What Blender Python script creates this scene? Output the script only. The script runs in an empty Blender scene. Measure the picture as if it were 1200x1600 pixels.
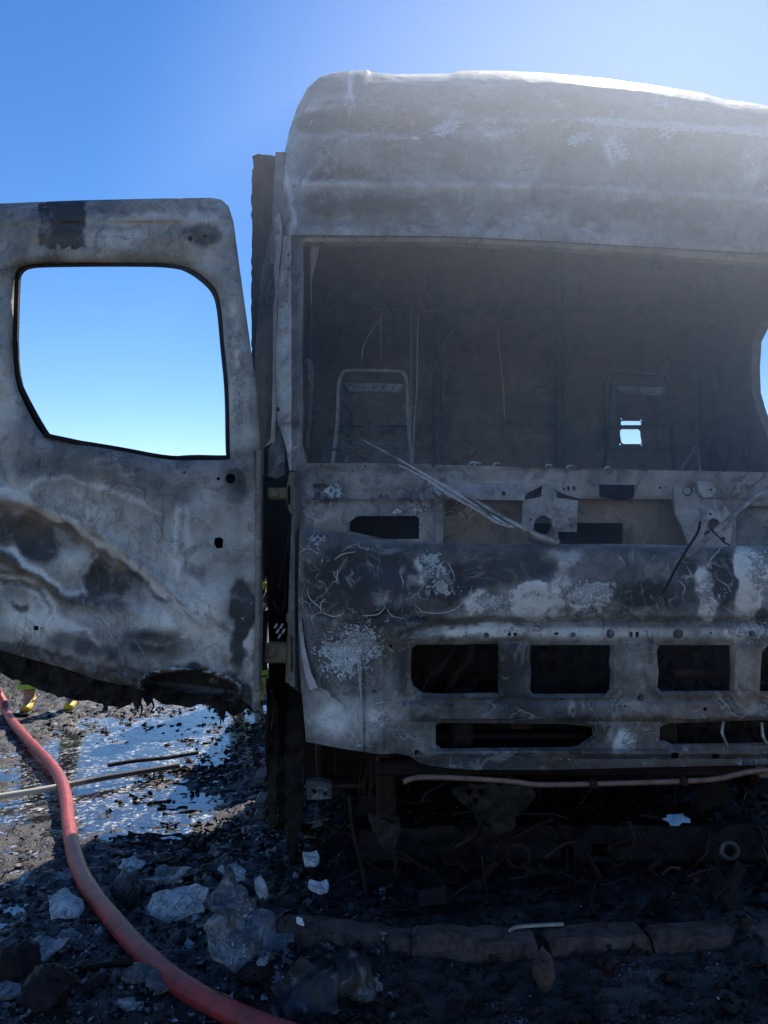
import bpy, bmesh, math, random
import numpy as np
from mathutils import Vector, Matrix
from mathutils.geometry import delaunay_2d_cdt

random.seed(7)
R = math.radians
scene = bpy.context.scene
COL = scene.collection

# ------------------------------------------------------------------ camera
CAM_H = 1.55
F = 1155.0
PITCH = math.atan(50 / F)
cam_d = bpy.data.cameras.new("camera")
cam = bpy.data.objects.new("camera", cam_d)
COL.objects.link(cam)
cam.location = (0, 0, CAM_H)
cam.rotation_euler = (R(90) + PITCH, 0, 0)
cam_d.sensor_fit = 'VERTICAL'
cam_d.sensor_height = 24
cam_d.lens = 12 * F / 800
cam_d.clip_start = 0.05
cam_d.clip_end = 4000
scene.camera = cam

# ------------------------------------------------------------------ sky and sun
SUN = Vector((0.42, 1.0, 1.02)).normalized()      # direction towards the sun
SUN_EL = math.asin(SUN.z)
SUN_AZ = math.atan2(SUN.x, SUN.y)
world = bpy.data.worlds.new("World")
scene.world = world
world.use_nodes = True
wn = world.node_tree.nodes
wl = world.node_tree.links
wn.clear()
sky = wn.new('ShaderNodeTexSky')
sky.sky_type = 'NISHITA'
sky.sun_disc = False
sky.sun_elevation = SUN_EL
sky.sun_rotation = SUN_AZ
sky.altitude = 0
sky.air_density = 1.0
sky.dust_density = 0.05
sky.ozone_density = 2.2
bg = wn.new('ShaderNodeBackground')
bg.inputs['Strength'].default_value = 0.11
wo = wn.new('ShaderNodeOutputWorld')
hs = wn.new('ShaderNodeHueSaturation')
hs.inputs['Saturation'].default_value = 1.30
hs.inputs['Hue'].default_value = .508
hs.inputs['Value'].default_value = .86
wl.new(sky.outputs[0], hs.inputs['Color'])
wl.new(hs.outputs[0], bg.inputs[0])
wl.new(bg.outputs[0], wo.inputs[0])

sd = bpy.data.lights.new("sun", 'SUN')
sd.energy = 4.5
sd.angle = R(0.5)
sd.color = (1.0, 0.95, 0.86)
sun = bpy.data.objects.new("sun", sd)
COL.objects.link(sun)
sun.rotation_euler = SUN.to_track_quat('Z', 'Y').to_euler()
sun.location = (0, 0, 30)

scene.view_settings.view_transform = 'Standard'
scene.view_settings.look = 'None'
scene.view_settings.gamma = 1
scene.cycles.volume_step_rate = 3
scene.view_settings.exposure = 0.82
scene.view_settings.use_curve_mapping = False

# ------------------------------------------------------------------ helpers
CP, SP = math.cos(PITCH), math.sin(PITCH)


def PV(px, py, D):
    """world points on the sight line of a place in the photo at the real distance D (metres along +Y)"""
    px = np.asarray(px, float); py = np.asarray(py, float); D = np.asarray(D, float)
    a = (px - 600) / F
    b = (800 - py) / F
    yw = CP - SP * b
    zw = SP + CP * b
    s = D / yw
    return np.stack([a * s, D + 0 * s, CAM_H + zw * s], -1)


def P(px, py, D):
    return Vector(PV(px, py, D).tolist())


def G(px, py, z=0.0):
    b = (800 - py) / F
    yw = CP - SP * b
    zw = SP + CP * b
    s = (z - CAM_H) / zw
    return Vector(((px - 600) / F * s, yw * s, z))


def _hash(ix, iy, seed):
    h = (ix * 374761393 + iy * 668265263 + seed * 982451653) & 0xFFFFFFFF
    h = ((h ^ (h >> 13)) * 1274126177) & 0xFFFFFFFF
    h = h ^ (h >> 16)
    return (h & 0xFFFFFF) / float(0xFFFFFF)


def vnoise(x, y, seed=0):
    x = np.asarray(x, float); y = np.asarray(y, float)
    ix = np.floor(x).astype(np.int64); iy = np.floor(y).astype(np.int64)
    fx = x - ix; fy = y - iy
    fx = fx * fx * (3 - 2 * fx); fy = fy * fy * (3 - 2 * fy)
    a = _hash(ix, iy, seed); b = _hash(ix + 1, iy, seed)
    c = _hash(ix, iy + 1, seed); d = _hash(ix + 1, iy + 1, seed)
    return (a * (1 - fx) + b * fx) * (1 - fy) + (c * (1 - fx) + d * fx) * fy


def fbm(x, y, seed=0, octs=4):
    s = 0; a = 0.5; n = 0
    for o in range(octs):
        s = s + a * vnoise(x * 2 ** o, y * 2 ** o, seed + o * 17)
        n += a; a *= 0.5
    return s / n


def blobs(x, y, lst):
    s = 0 * np.asarray(x, float)
    for (bx, by, rx, ry, ang, amt) in lst:
        c, n = math.cos(R(ang)), math.sin(R(ang))
        u = ((x - bx) * c + (y - by) * n) / rx
        v = (-(x - bx) * n + (y - by) * c) / ry
        s = s + amt * np.exp(-(u * u + v * v))
    return s


def sst(a, b, x):
    t = np.clip((x - a) / (b - a), 0, 1)
    return t * t * (3 - 2 * t)


def blots(u, v, lst, warp=10, seed=31):
    """deposits with a definite, ragged edge: (cx, cy, rx, ry, angle, amount, softness)"""
    wu = u + (fbm(u / 16, v / 16, seed, 3) - .5) * 2 * warp
    wv = v + (fbm(u / 16, v / 16, seed + 40, 3) - .5) * 2 * warp
    s = 0 * np.asarray(u, float)
    for (bx, by, rx, ry, ang, amt, soft) in lst:
        c, n = math.cos(R(ang)), math.sin(R(ang))
        p = ((wu - bx) * c + (wv - by) * n) / rx
        q = (-(wu - bx) * n + (wv - by) * c) / ry
        s = s + amt * (1 - sst(1 - soft, 1 + soft, np.sqrt(p * p + q * q)))
    return s


def lines(u, v, lst, warp=5, seed=71):
    wu = u + (fbm(u / 22, v / 22, seed, 3) - .5) * 2 * warp
    wv = v + (fbm(u / 22, v / 22, seed + 40, 3) - .5) * 2 * warp
    s = 0 * np.asarray(u, float)
    for (pts, w, amt) in lst:
        s = s + amt * np.exp(-(line_dist(wu, wv, pts) / w) ** 2)
    return s


def chaikin(poly, n=2):
    for _ in range(n):
        out = []
        for a, b in zip(poly, poly[1:] + poly[:1]):
            out += [(a[0] * .75 + b[0] * .25, a[1] * .75 + b[1] * .25), (a[0] * .25 + b[0] * .75, a[1] * .25 + b[1] * .75)]
        poly = out
    return poly


def polyline_y(pts, x):
    return np.interp(x, [p[0] for p in pts], [p[1] for p in pts])


def line_dist(x, y, pts):
    d = np.full(np.shape(x), 1e9)
    for (ax, ay), (bx, by) in zip(pts[:-1], pts[1:]):
        vx, vy = bx - ax, by - ay
        L = vx * vx + vy * vy + 1e-9
        t = np.clip(((x - ax) * vx + (y - ay) * vy) / L, 0, 1)
        d = np.minimum(d, np.hypot(x - ax - t * vx, y - ay - t * vy))
    return d


def tag(o, label=None, cat=None, group=None, kind=None):
    if label: o['label'] = label
    if cat: o['category'] = cat
    if group: o['group'] = group
    if kind: o['kind'] = kind
    return o


def empty(name, loc, label, cat, group=None, rz=0):
    o = bpy.data.objects.new(name, None)
    o.empty_display_size = 0.2
    COL.objects.link(o)
    o.location = loc
    o.rotation_euler = (0, 0, rz)
    tag(o, label, cat, group)
    return o


def root_of(o):
    m = Matrix.Identity(4)
    while o is not None:
        m = o.matrix_parent_inverse.inverted() @ Matrix.LocRotScale(o.location, o.rotation_euler, None) if False else (Matrix.LocRotScale(o.location, o.rotation_euler, None) @ m)
        o = o.parent
    return m


def obj(name, me, mat=None, parent=None, world_coords=True, smooth=None):
    o = bpy.data.objects.new(name, me)
    COL.objects.link(o)
    if mat: me.materials.append(mat)
    if parent is not None:
        o.parent = parent
        if world_coords:
            p = parent
            while p.parent is not None:
                p = p.parent
            # parts are modelled in world coordinates; only the top object carries a transform
            if parent is p:
                o.matrix_parent_inverse = Matrix.LocRotScale(p.location, p.rotation_euler, None).inverted()
    return o


def mesh_from(name, verts, faces, attrs=None, smooth=True, angle=35):
    me = bpy.data.meshes.new(name)
    verts = np.asarray(verts, float)
    me.from_pydata(verts.tolist(), [], [tuple(int(i) for i in f) for f in faces])
    if attrs:
        for k, v in attrs.items():
            at = me.attributes.new(k, 'FLOAT', 'POINT')
            at.data.foreach_set('value', np.asarray(v, np.float32).ravel())
    me.update()
    if smooth:
        me.polygons.foreach_set('use_smooth', [True] * len(me.polygons))
        try:
            me.set_sharp_from_angle(angle=R(angle))
        except Exception:
            pass
    return me


def in_poly(x, y, poly):
    inside = np.zeros(x.shape, bool)
    n = len(poly)
    j = n - 1
    for i in range(n):
        xi, yi = poly[i]; xj, yj = poly[j]
        if yi != yj:
            c = ((yi > y) != (yj > y)) & (x < (xj - xi) * (y - yi) / (yj - yi) + xi)
            inside ^= c
        j = i
    return inside


def resample(poly, step):
    out = []
    n = len(poly)
    for i in range(n):
        a = poly[i]; b = poly[(i + 1) % n]
        L = math.hypot(b[0] - a[0], b[1] - a[1])
        k = max(1, int(round(L / step)))
        for t in range(k):
            out.append((a[0] + (b[0] - a[0]) * t / k, a[1] + (b[1] - a[1]) * t / k))
    return out


def rough_edge(poly, amp, seed=0, step=6):
    pts = resample(poly, step)
    a = np.array(pts)
    a[:, 0] += (vnoise(a[:, 0] * 0.11, a[:, 1] * 0.11, seed) - 0.5) * 2 * amp
    a[:, 1] += (vnoise(a[:, 0] * 0.11, a[:, 1] * 0.11, seed + 5) - 0.5) * 2 * amp
    return [tuple(p) for p in a.tolist()]


def rrect(x0, y0, x1, y1, r=8, n=4):
    pts = []
    for cx, cy, a0 in ((x1 - r, y0 + r, -90), (x1 - r, y1 - r, 0), (x0 + r, y1 - r, 90), (x0 + r, y0 + r, 180)):
        for i in range(n + 1):
            a = R(a0 + 90 * i / n)
            pts.append((cx + r * math.cos(a), cy + r * math.sin(a)))
    return pts


def circ(cx, cy, r, n=10, ry=None):
    ry = ry or r
    return [(cx + r * math.cos(2 * math.pi * i / n), cy + ry * math.sin(2 * math.pi * i / n)) for i in range(n)]


def sheet(name, outline, holes=(), mapf=None, depth=None, thick=0.02, step=6, mat=None, parent=None,
          attr=None, back=(0, 1, 0), hole_step=None, smooth=True, angle=40):
    """A real sheet of metal: outline with holes, filled by a fine grid, bent by its depth, with thickness."""
    if mapf is None:
        mapf = lambda u, v: PV(u, v, depth(u, v))
    loops = [resample(outline, step)] + [resample(h, hole_step or step) for h in holes]
    verts = []; edges = []
    for lp in loops:
        b = len(verts)
        verts += lp
        edges += [(b + i, b + (i + 1) % len(lp)) for i in range(len(lp))]
    o = np.array(outline)
    x0, y0 = o.min(0); x1, y1 = o.max(0)
    gx, gy = np.meshgrid(np.arange(x0 + step * .5, x1, step), np.arange(y0 + step * .5, y1, step))
    gx = gx.ravel(); gy = gy.ravel()
    rs = np.random.RandomState(3)
    gx = gx + (rs.rand(gx.size) - .5) * step * .3
    gy = gy + (rs.rand(gy.size) - .5) * step * .3
    ok = in_poly(gx, gy, loops[0])
    for h in loops[1:]:
        ok &= ~in_poly(gx, gy, h)
    gx = gx[ok]; gy = gy[ok]
    keep = np.ones(gx.size, bool)
    bv = np.array(verts)
    cell = {}
    for (bx, by) in verts:
        cell.setdefault((int(bx // step), int(by // step)), []).append((bx, by))
    for i in range(gx.size):
        cx, cy = int(gx[i] // step), int(gy[i] // step)
        for a in (-1, 0, 1):
            for b in (-1, 0, 1):
                for q in cell.get((cx + a, cy + b), ()):
                    if (q[0] - gx[i]) ** 2 + (q[1] - gy[i]) ** 2 < (step * .45) ** 2:
                        keep[i] = False
    verts += list(zip(gx[keep].tolist(), gy[keep].tolist()))
    rv, re, rf, _, _, _ = delaunay_2d_cdt([Vector(v) for v in verts], edges, [], 0, 1e-5)
    V2 = np.array([tuple(v) for v in rv])
    Fc = np.array([f for f in rf if len(f) == 3])
    c = V2[Fc].mean(1)
    m = in_poly(c[:, 0], c[:, 1], loops[0])
    for h in loops[1:]:
        m &= ~in_poly(c[:, 0], c[:, 1], h)
    Fc = Fc[m]
    used = np.unique(Fc)
    remap = -np.ones(len(V2), int); remap[used] = np.arange(len(used))
    V2 = V2[used]; Fc = remap[Fc]
    u, v = V2[:, 0], V2[:, 1]
    W = mapf(u, v)
    n = len(W)
    back = np.asarray(back, float)
    # orient the front away from 'back'
    e1 = W[Fc[:, 1]] - W[Fc[:, 0]]; e2 = W[Fc[:, 2]] - W[Fc[:, 0]]
    nn = np.cross(e1, e2)
    if (nn @ back).sum() > 0:
        Fc = Fc[:, ::-1]
    faces = [tuple(f) for f in Fc]
    cnt = {}
    for f in Fc.tolist():
        for k in range(3):
            a, b = f[k], f[(k + 1) % 3]
            cnt[(a, b)] = 1
    rim = [(a, b) for (a, b) in cnt if (b, a) not in cnt]
    V = W
    if thick:
        V = np.vstack([W, W + back * thick])
        faces += [tuple(f + n) for f in Fc[:, ::-1]]
        faces += [(b, a, a + n, b + n) for a, b in rim]
    attrs = {}
    if attr:
        A = attr(u, v)
        for k, val in A.items():
            val = np.asarray(val, float) * np.ones(n)
            attrs[k] = np.concatenate([val, val]) if thick else val
    me = mesh_from(name, V, faces, attrs, smooth, angle)
    return obj(name, me, mat, parent)


def tube_geo(pts, r, sides=8, caps=True):
    pts = [Vector(p) for p in pts]
    n = len(pts)
    rr = r if hasattr(r, '__len__') else [r] * n
    V = []; Fs = []
    t0 = (pts[1] - pts[0]).normalized()
    up = Vector((0, 0, 1)) if abs(t0.z) < .9 else Vector((1, 0, 0))
    nrm = t0.cross(up).normalized()
    for i in range(n):
        t = (pts[min(i + 1, n - 1)] - pts[max(i - 1, 0)]).normalized()
        nrm = (nrm - t * nrm.dot(t)).normalized()
        bn = t.cross(nrm)
        for k in range(sides):
            a = 2 * math.pi * k / sides
            V.append(pts[i] + (nrm * math.cos(a) + bn * math.sin(a)) * rr[i])
    for i in range(n - 1):
        for k in range(sides):
            k2 = (k + 1) % sides
            Fs.append((i * sides + k, i * sides + k2, (i + 1) * sides + k2, (i + 1) * sides + k))
    if caps:
        Fs.append(tuple(range(sides))[::-1])
        Fs.append(tuple((n - 1) * sides + k for k in range(sides)))
    return [tuple(v) for v in V], Fs


def join_geo(geos):
    V = []; Fs = []
    for v, f in geos:
        b = len(V)
        V += list(v)
        Fs += [tuple(i + b for i in q) for q in f]
    return V, Fs


def tube(name, pts, r, mat, parent=None, sides=8):
    v, f = tube_geo(pts, r, sides)
    return obj(name, mesh_from(name, v, f, angle=50), mat, parent)


def smooth_path(pts, k=6):
    pts = [Vector(p) for p in pts]
    out = []
    n = len(pts)
    for i in range(n - 1):
        p0 = pts[max(i - 1, 0)]; p1 = pts[i]; p2 = pts[i + 1]; p3 = pts[min(i + 2, n - 1)]
        for j in range(k):
            t = j / k
            out.append(0.5 * ((2 * p1) + (p2 - p0) * t + (2 * p0 - 5 * p1 + 4 * p2 - p3) * t * t + (-p0 + 3 * p1 - 3 * p2 + p3) * t ** 3))
    out.append(pts[-1])
    return out


def box_geo(c, s, rot=(0, 0, 0), bevel=0.006, jit=0):
    bm = bmesh.new()
    bmesh.ops.create_cube(bm, size=1)
    for v in bm.verts:
        v.co = Vector((v.co.x * s[0], v.co.y * s[1], v.co.z * s[2]))
    if bevel:
        bmesh.ops.bevel(bm, geom=bm.edges[:], offset=min(bevel, min(s) * .3), segments=1, affect='EDGES')
    M = Matrix.LocRotScale(Vector(c), Matrix.Rotation(rot[2], 3, 'Z') @ Matrix.Rotation(rot[1], 3, 'Y') @ Matrix.Rotation(rot[0], 3, 'X'), None)
    bmesh.ops.transform(bm, matrix=M, verts=bm.verts)
    if jit:
        for v in bm.verts:
            v.co += Vector((random.uniform(-jit, jit) for _ in range(3)))
    bm.verts.ensure_lookup_table()
    V = [tuple(v.co) for v in bm.verts]
    Fs = [tuple(v.index for v in f.verts) for f in bm.faces]
    bm.free()
    return V, Fs


def box(name, c, s, mat, parent=None, rot=(0, 0, 0), bevel=0.006, jit=0):
    v, f = box_geo(c, s, rot, bevel, jit)
    return obj(name, mesh_from(name, v, f, smooth=False), mat, parent)


def cyl_geo(a, b, r, sides=14, r2=None):
    a = Vector(a); b = Vector(b)
    r2 = r if r2 is None else r2
    return tube_geo([a, b], [r, r2], sides)


def ring_geo(c, axis, R1, r, n=18, m=6):
    c = Vector(c); axis = Vector(axis).normalized()
    u = axis.orthogonal().normalized(); w = axis.cross(u)
    V = []; Fs = []
    for i in range(n):
        a = 2 * math.pi * i / n
        d = u * math.cos(a) + w * math.sin(a)
        for k in range(m):
            b = 2 * math.pi * k / m
            V.append(tuple(c + d * (R1 + r * math.cos(b)) + axis * r * math.sin(b)))
    for i in range(n):
        for k in range(m):
            Fs.append((i * m + k, ((i + 1) % n) * m + k, ((i + 1) % n) * m + (k + 1) % m, i * m + (k + 1) % m))
    return V, Fs


# ------------------------------------------------------------------ materials
class NT:
    def __init__(s, name):
        s.m = bpy.data.materials.new(name)
        s.m.use_nodes = True
        s.n = s.m.node_tree.nodes; s.l = s.m.node_tree.links
        s.n.clear()
        s.out = s.n.new('ShaderNodeOutputMaterial')
        s.b = s.n.new('ShaderNodeBsdfPrincipled')
        s.l.new(s.b.outputs[0], s.out.inputs[0])
        s.tc = s.n.new('ShaderNodeTexCoord')
        s.co = s.tc.outputs['Object']

    def set(s, inp, v):
        if hasattr(v, 'is_output') or hasattr(v, 'links'):
            s.l.new(v, inp)
        else:
            inp.default_value = v

    def math(s, op, a, b=0.0, c=None, clamp=False):
        n = s.n.new('ShaderNodeMath'); n.operation = op; n.use_clamp = clamp
        s.set(n.inputs[0], a); s.set(n.inputs[1], b)
        if c is not None: s.set(n.inputs[2], c)
        return n.outputs[0]

    def noise(s, scale, detail=6, rough=.55, dist=0.0, co=None):
        n = s.n.new('ShaderNodeTexNoise')
        n.inputs['Scale'].default_value = scale; n.inputs['Detail'].default_value = detail
        n.inputs['Roughness'].default_value = rough; n.inputs['Distortion'].default_value = dist
        s.l.new(co or s.co, n.inputs['Vector'])
        return n.outputs['Fac'] if 'Fac' in n.outputs else n.outputs[0]

    def voro(s, scale, feature='F1', co=None, rnd=1.0, out='Distance'):
        n = s.n.new('ShaderNodeTexVoronoi'); n.feature = feature
        n.inputs['Scale'].default_value = scale
        n.inputs['Randomness'].default_value = rnd
        s.l.new(co or s.co, n.inputs['Vector'])
        return n.outputs[out]

    def stretch(s, sc, loc=(0, 0, 0)):
        n = s.n.new('ShaderNodeMapping')
        n.inputs['Scale'].default_value = sc; n.inputs['Location'].default_value = loc
        s.l.new(s.co, n.inputs['Vector'])
        return n.outputs[0]

    def warp(s, scale, amt):
        n = s.n.new('ShaderNodeTexNoise'); n.inputs['Scale'].default_value = scale; n.inputs['Detail'].default_value = 4
        s.l.new(s.co, n.inputs['Vector'])
        a = s.n.new('ShaderNodeVectorMath'); a.operation = 'SCALE'; a.inputs['Scale'].default_value = amt
        s.l.new(n.outputs['Color'], a.inputs[0])
        b = s.n.new('ShaderNodeVectorMath'); b.operation = 'ADD'
        s.l.new(s.co, b.inputs[0]); s.l.new(a.outputs[0], b.inputs[1])
        return b.outputs[0]

    def ramp(s, fac, stops, interp='LINEAR'):
        n = s.n.new('ShaderNodeValToRGB')
        n.color_ramp.interpolation = interp
        els = n.color_ramp.elements
        while len(els) < len(stops): els.new(0.5)
        for e, (p, c) in zip(els, stops):
            e.position = p
            e.color = (c[0], c[1], c[2], 1) if hasattr(c, '__len__') else (c, c, c, 1)
        s.set(n.inputs[0], fac)
        return n.outputs[0]

    def mix(s, fac, a, b, mode='MIX'):
        n = s.n.new('ShaderNodeMix'); n.data_type = 'RGBA'; n.blend_type = mode
        s.set(n.inputs[0], fac)
        for i, v in ((6, a), (7, b)):
            if hasattr(v, 'links'): s.l.new(v, n.inputs[i])
            else: n.inputs[i].default_value = (v[0], v[1], v[2], 1)
        return n.outputs[2]

    def attr(s, name):
        n = s.n.new('ShaderNodeAttribute'); n.attribute_name = name
        return n.outputs['Fac']

    def bump(s, h, strength=.5, dist=.01, prev=None):
        n = s.n.new('ShaderNodeBump')
        n.inputs['Strength'].default_value = strength; n.inputs['Distance'].default_value = dist
        s.set(n.inputs['Height'], h)
        if prev is not None: s.l.new(prev, n.inputs['Normal'])
        s.l.new(n.outputs[0], s.b.inputs['Normal'])
        return n.outputs[0]

    def done(s, col, rough=.7, metal=0.0, spec=.5):
        s.set(s.b.inputs['Base Color'], col if hasattr(col, 'links') else (*col, 1))
        s.set(s.b.inputs['Roughness'], rough)
        s.set(s.b.inputs['Metallic'], metal)
        s.b.inputs['Specular IOR Level'].default_value = spec
        return s.m


def burnt_metal(name, dark=(.032, .030, .032), mid=(.275, .258, .25), pale=(.76, .73, .71), rust=(.27, .16, .10),
                scale=3.0, rough=.62, metal=.25, sharp=0.22, tide=1.0, smudge=1.0, crack=0.0):
    """Scorched steel: soot, ash and oxide in cloudy, streaky and flaking layers. The point attributes
    ash / flake / rust / vein say where on the panel deposits and painted light lie."""
    s = NT(name)
    w = s.warp(1.7, .55)
    w2 = s.warp(9, .06)
    n1 = s.noise(scale, 10, .62, .6, w)
    n2 = s.noise(scale * 5.2, 8, .6, .3, w2)
    n3 = s.noise(60, 4, .6)
    streak = s.noise(1, 6, .6, 0, s.stretch((26, 26, 3.2)))
    drops = s.noise(26, 3, .5)
    ash = s.attr('ash')
    t = s.math('MULTIPLY', n1, .85)
    t = s.math('ADD', t, s.math('MULTIPLY', n2, .45))
    t = s.math('ADD', t, s.math('MULTIPLY', n3, .16))
    t = s.math('ADD', t, s.math('MULTIPLY', streak, .18))
    t = s.math('ADD', s.math('SUBTRACT', t, .82), s.math('ADD', s.math('MULTIPLY', s.math('SUBTRACT', ash, .5), 1.7), .5))
    col = s.ramp(t, [(.5 - sharp * 1.6, dark), (.5 - sharp * .3, [(a * .45 + b * .55) for a, b in zip(dark, mid)]), (.5 + sharp * .35, mid), (.5 + sharp * 2.0, pale)])
    rf = s.math('MULTIPLY', s.attr('rust'), s.math('MULTIPLY', s.noise(7, 8, .65, .4), 1.9), clamp=True)
    col = s.mix(rf, col, s.mix(s.noise(30, 5), rust, [c * 1.6 for c in rust]))
    # cloudy blue / brown oxide tint
    col = s.mix(s.ramp(s.noise(2.2, 4, .5, .8), [(.42, 0), (.62, .34)]), col, s.mix(.5, col, (.15, .18, .25)))
    col = s.mix(s.ramp(s.noise(2.6, 5, .5, .8, s.stretch((1, 1, 1), (7, 3, 2))), [(.5, 0), (.66, .4)]), col, s.mix(.5, col, (.20, .15, .11)))
    # tide marks of heat: thin wandering contour lines, pale beside dark
    nl = s.noise(1.5, 6, .52, .9, s.warp(2.6, .35))
    ph = s.math('FRACT', s.math('MULTIPLY', nl, 9.0))
    tm = s.math('MULTIPLY', s.ramp(s.noise(3.1, 4, .6, .3), [(.46, 0), (.58, 1)]), tide)
    col = s.mix(s.math('MULTIPLY', s.ramp(ph, [(0, 0), (.40, 0), (.47, .55), (.50, 0), (1, 0)]), tm), col, (.50, .49, .47))
    col = s.mix(s.math('MULTIPLY', s.ramp(ph, [(0, 0), (.49, 0), (.53, .7), (.72, 0), (1, 0)]), tm), col, (.045, .04, .04))
    run = s.noise(1, 8, .7, .2, s.stretch((30, 30, 1.6), (3, 1, 5)))
    col = s.mix(s.math('MULTIPLY', s.ramp(run, [(.56, 0), (.66, .5)]), s.ramp(s.noise(1.9, 3), [(.45, 0), (.6, 1)])), col, (.06, .055, .055))
    smu = s.noise(6.5, 9, .68, 1.2)
    col = s.mix(s.math('MULTIPLY', s.ramp(smu, [(.55, 0), (.63, .55), (.75, .7)]), smudge), col, (.05, .046, .05))
    col = s.mix(s.math('MULTIPLY', s.ramp(smu, [(.27, .5), (.38, .28), (.45, 0)]), smudge), col, (.47, .46, .46))
    if crack:
        ce = s.voro(24, 'DISTANCE_TO_EDGE', s.warp(16, .11))
        col = s.mix(s.math('MULTIPLY', s.ramp(ce, [(0, 1), (.05, .5), (.11, 0)]), s.math('MULTIPLY', s.ramp(s.noise(18, 5), [(.42, 0), (.52, 1)]), crack)), col, (.03, .028, .032))
    # pin scorch marks
    sp = s.ramp(s.noise(85, 2, .5), [(.66, 0), (.71, 1)])
    col = s.mix(s.math('MULTIPLY', sp, .55), col, (.02, .02, .02))
    # flaking paint: white chips on bare dark metal
    cells = s.voro(110, 'F1', s.warp(26, .035), 1.0, 'Color')
    edge = s.voro(110, 'DISTANCE_TO_EDGE', s.warp(26, .035))
    sep = s.n.new('ShaderNodeSeparateColor'); s.l.new(cells, sep.inputs[0])
    cl = s.noise(7, 7, .72, .8)
    cf = s.noise(48, 7, .78, .4)
    fa = s.attr('flake')
    lvl = s.math('SUBTRACT', s.math('ADD', s.math('MULTIPLY', cl, .55), s.math('MULTIPLY', cf, .55)), s.math('SUBTRACT', .70, s.math('MULTIPLY', fa, .24)))
    lvl = s.math('ADD', lvl, s.math('MULTIPLY', s.math('SUBTRACT', sep.outputs[0], .5), .07))
    on = s.ramp(fa, [(.03, 0), (.15, 1)])
    chip = s.math('MULTIPLY', s.ramp(lvl, [(.0, 0), (.012, 1)]), on)
    chip = s.math('MULTIPLY', chip, s.ramp(edge, [(.02, .25), (.09, 1)]))
    halo = s.math('MULTIPLY', s.ramp(lvl, [(.0, 0), (.05, 1)]), on)
    dk = s.math('MULTIPLY', s.ramp(s.math('ADD', lvl, .16), [(.08, 0), (.15, .75)]), on)
    col = s.mix(dk, col, (.035, .035, .04))
    col = s.mix(chip, col, s.mix(s.math('ADD', s.math('MULTIPLY', sep.outputs[1], .5), s.math('MULTIPLY', cf, .5)), (.26, .28, .31), (.8, .81, .82)))
    # branching pale veins
    ve = s.voro(5.5, 'DISTANCE_TO_EDGE', s.warp(6, .22))
    vm = s.math('MULTIPLY', s.math('LESS_THAN', ve, .013), s.ramp(s.noise(4.5, 4), [(.52, 0), (.6, 1)]))
    vm = s.math('MULTIPLY', vm, s.attr('vein'))
    col = s.mix(s.math('MULTIPLY', vm, .55), col, (.52, .52, .54))
    h = s.math('ADD', s.math('MULTIPLY', n2, .6), s.math('MULTIPLY', n3, .25))
    h = s.math('ADD', h, s.math('MULTIPLY', chip, .35))
    h = s.math('ADD', h, s.math('MULTIPLY', vm, .3))
    h = s.math('ADD', h, s.math('MULTIPLY', n1, 1.2))
    s.bump(h, .55, .012)
    ro = s.math('ADD', s.math('MULTIPLY', n2, .4), rough - .2)
    return s.done(col, ro, metal, .35)


def soot_mat(name, a=(.006, .004, .003), b=(.030, .022, .020), scale=12, rough=.6, bump=.02, metal=0, spec=.22, tint=None):
    s = NT(name)
    n1 = s.noise(scale, 8, .65, .5)
    n2 = s.noise(scale * 6, 6, .6)
    t = s.math('ADD', s.math('MULTIPLY', n1, .7), s.math('MULTIPLY', n2, .3))
    col = s.ramp(t, [(.38, a), (.68, b)])
    if tint:
        col = s.mix(s.ramp(s.noise(5, 5, .6, .6), [(.48, 0), (.66, .8)]), col, tint)
    s.bump(s.math('ADD', n1, s.math('MULTIPLY', n2, .4)), .8, bump)
    return s.done(col, s.math('ADD', s.math('MULTIPLY', n2, .5), rough - .25), metal, spec)


M_body = burnt_metal('scorched_cab_metal')
M_door = burnt_metal('scorched_door_metal', dark=(.045, .042, .042), mid=(.345, .322, .30), pale=(.72, .68, .64), scale=1.7, sharp=.20, tide=.6, smudge=.75)
M_cowl = burnt_metal('scorched_cowl_metal', dark=(.045, .042, .045), mid=(.28, .258, .25), pale=(.62, .59, .57), scale=4, sharp=.25)
M_inner = burnt_metal('ashen_cab_lining', dark=(.13, .13, .135), mid=(.22, .205, .195), pale=(.36, .33, .30), rust=(.30, .20, .14), scale=1.6, rough=.9, metal=0, sharp=.3)
M_pale = burnt_metal('ash_grey_steel', dark=(.07, .068, .07), mid=(.30, .295, .30), pale=(.56, .55, .55), scale=9, sharp=.27)
M_hinge = soot_mat('brown_heated_steel', (.10, .075, .045), (.22, .17, .11), 20, .6, .004)
M_soot = soot_mat('black_soot')
M_char = soot_mat('charred_underframe', (.004, .002, .002), (.022, .013, .012), 14, .6, .01, tint=(.034, .011, .009))  # red tint puts the flare's colour cast into the char
M_charrust = soot_mat('flare_tinted_rusty_steel', (.012, .005, .004), (.065, .026, .018), 18, .75, .006)  # rust base reddened to hold the flare tint too
M_copper = soot_mat('dull_copper_pipe', (.16, .09, .07), (.34, .2, .15), 26, .5, .003, metal=.3)
M_wire = soot_mat('bare_wire', (.25, .22, .2), (.5, .46, .42), 30, .45, .001, metal=.5)
M_white = soot_mat('white_ash_residue', (.3, .3, .31), (.75, .75, .76), 40, .9, .004)

# ------------------------------------------------------------------ ground, water
NXG, NYG = 520, 520
gx = np.linspace(-5.2, 4.2, NXG)
gy = 0.6 + (np.linspace(0, 1, NYG) ** 1.25) * 9.4
GX, GY = np.meshgrid(gx, gy)


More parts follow.
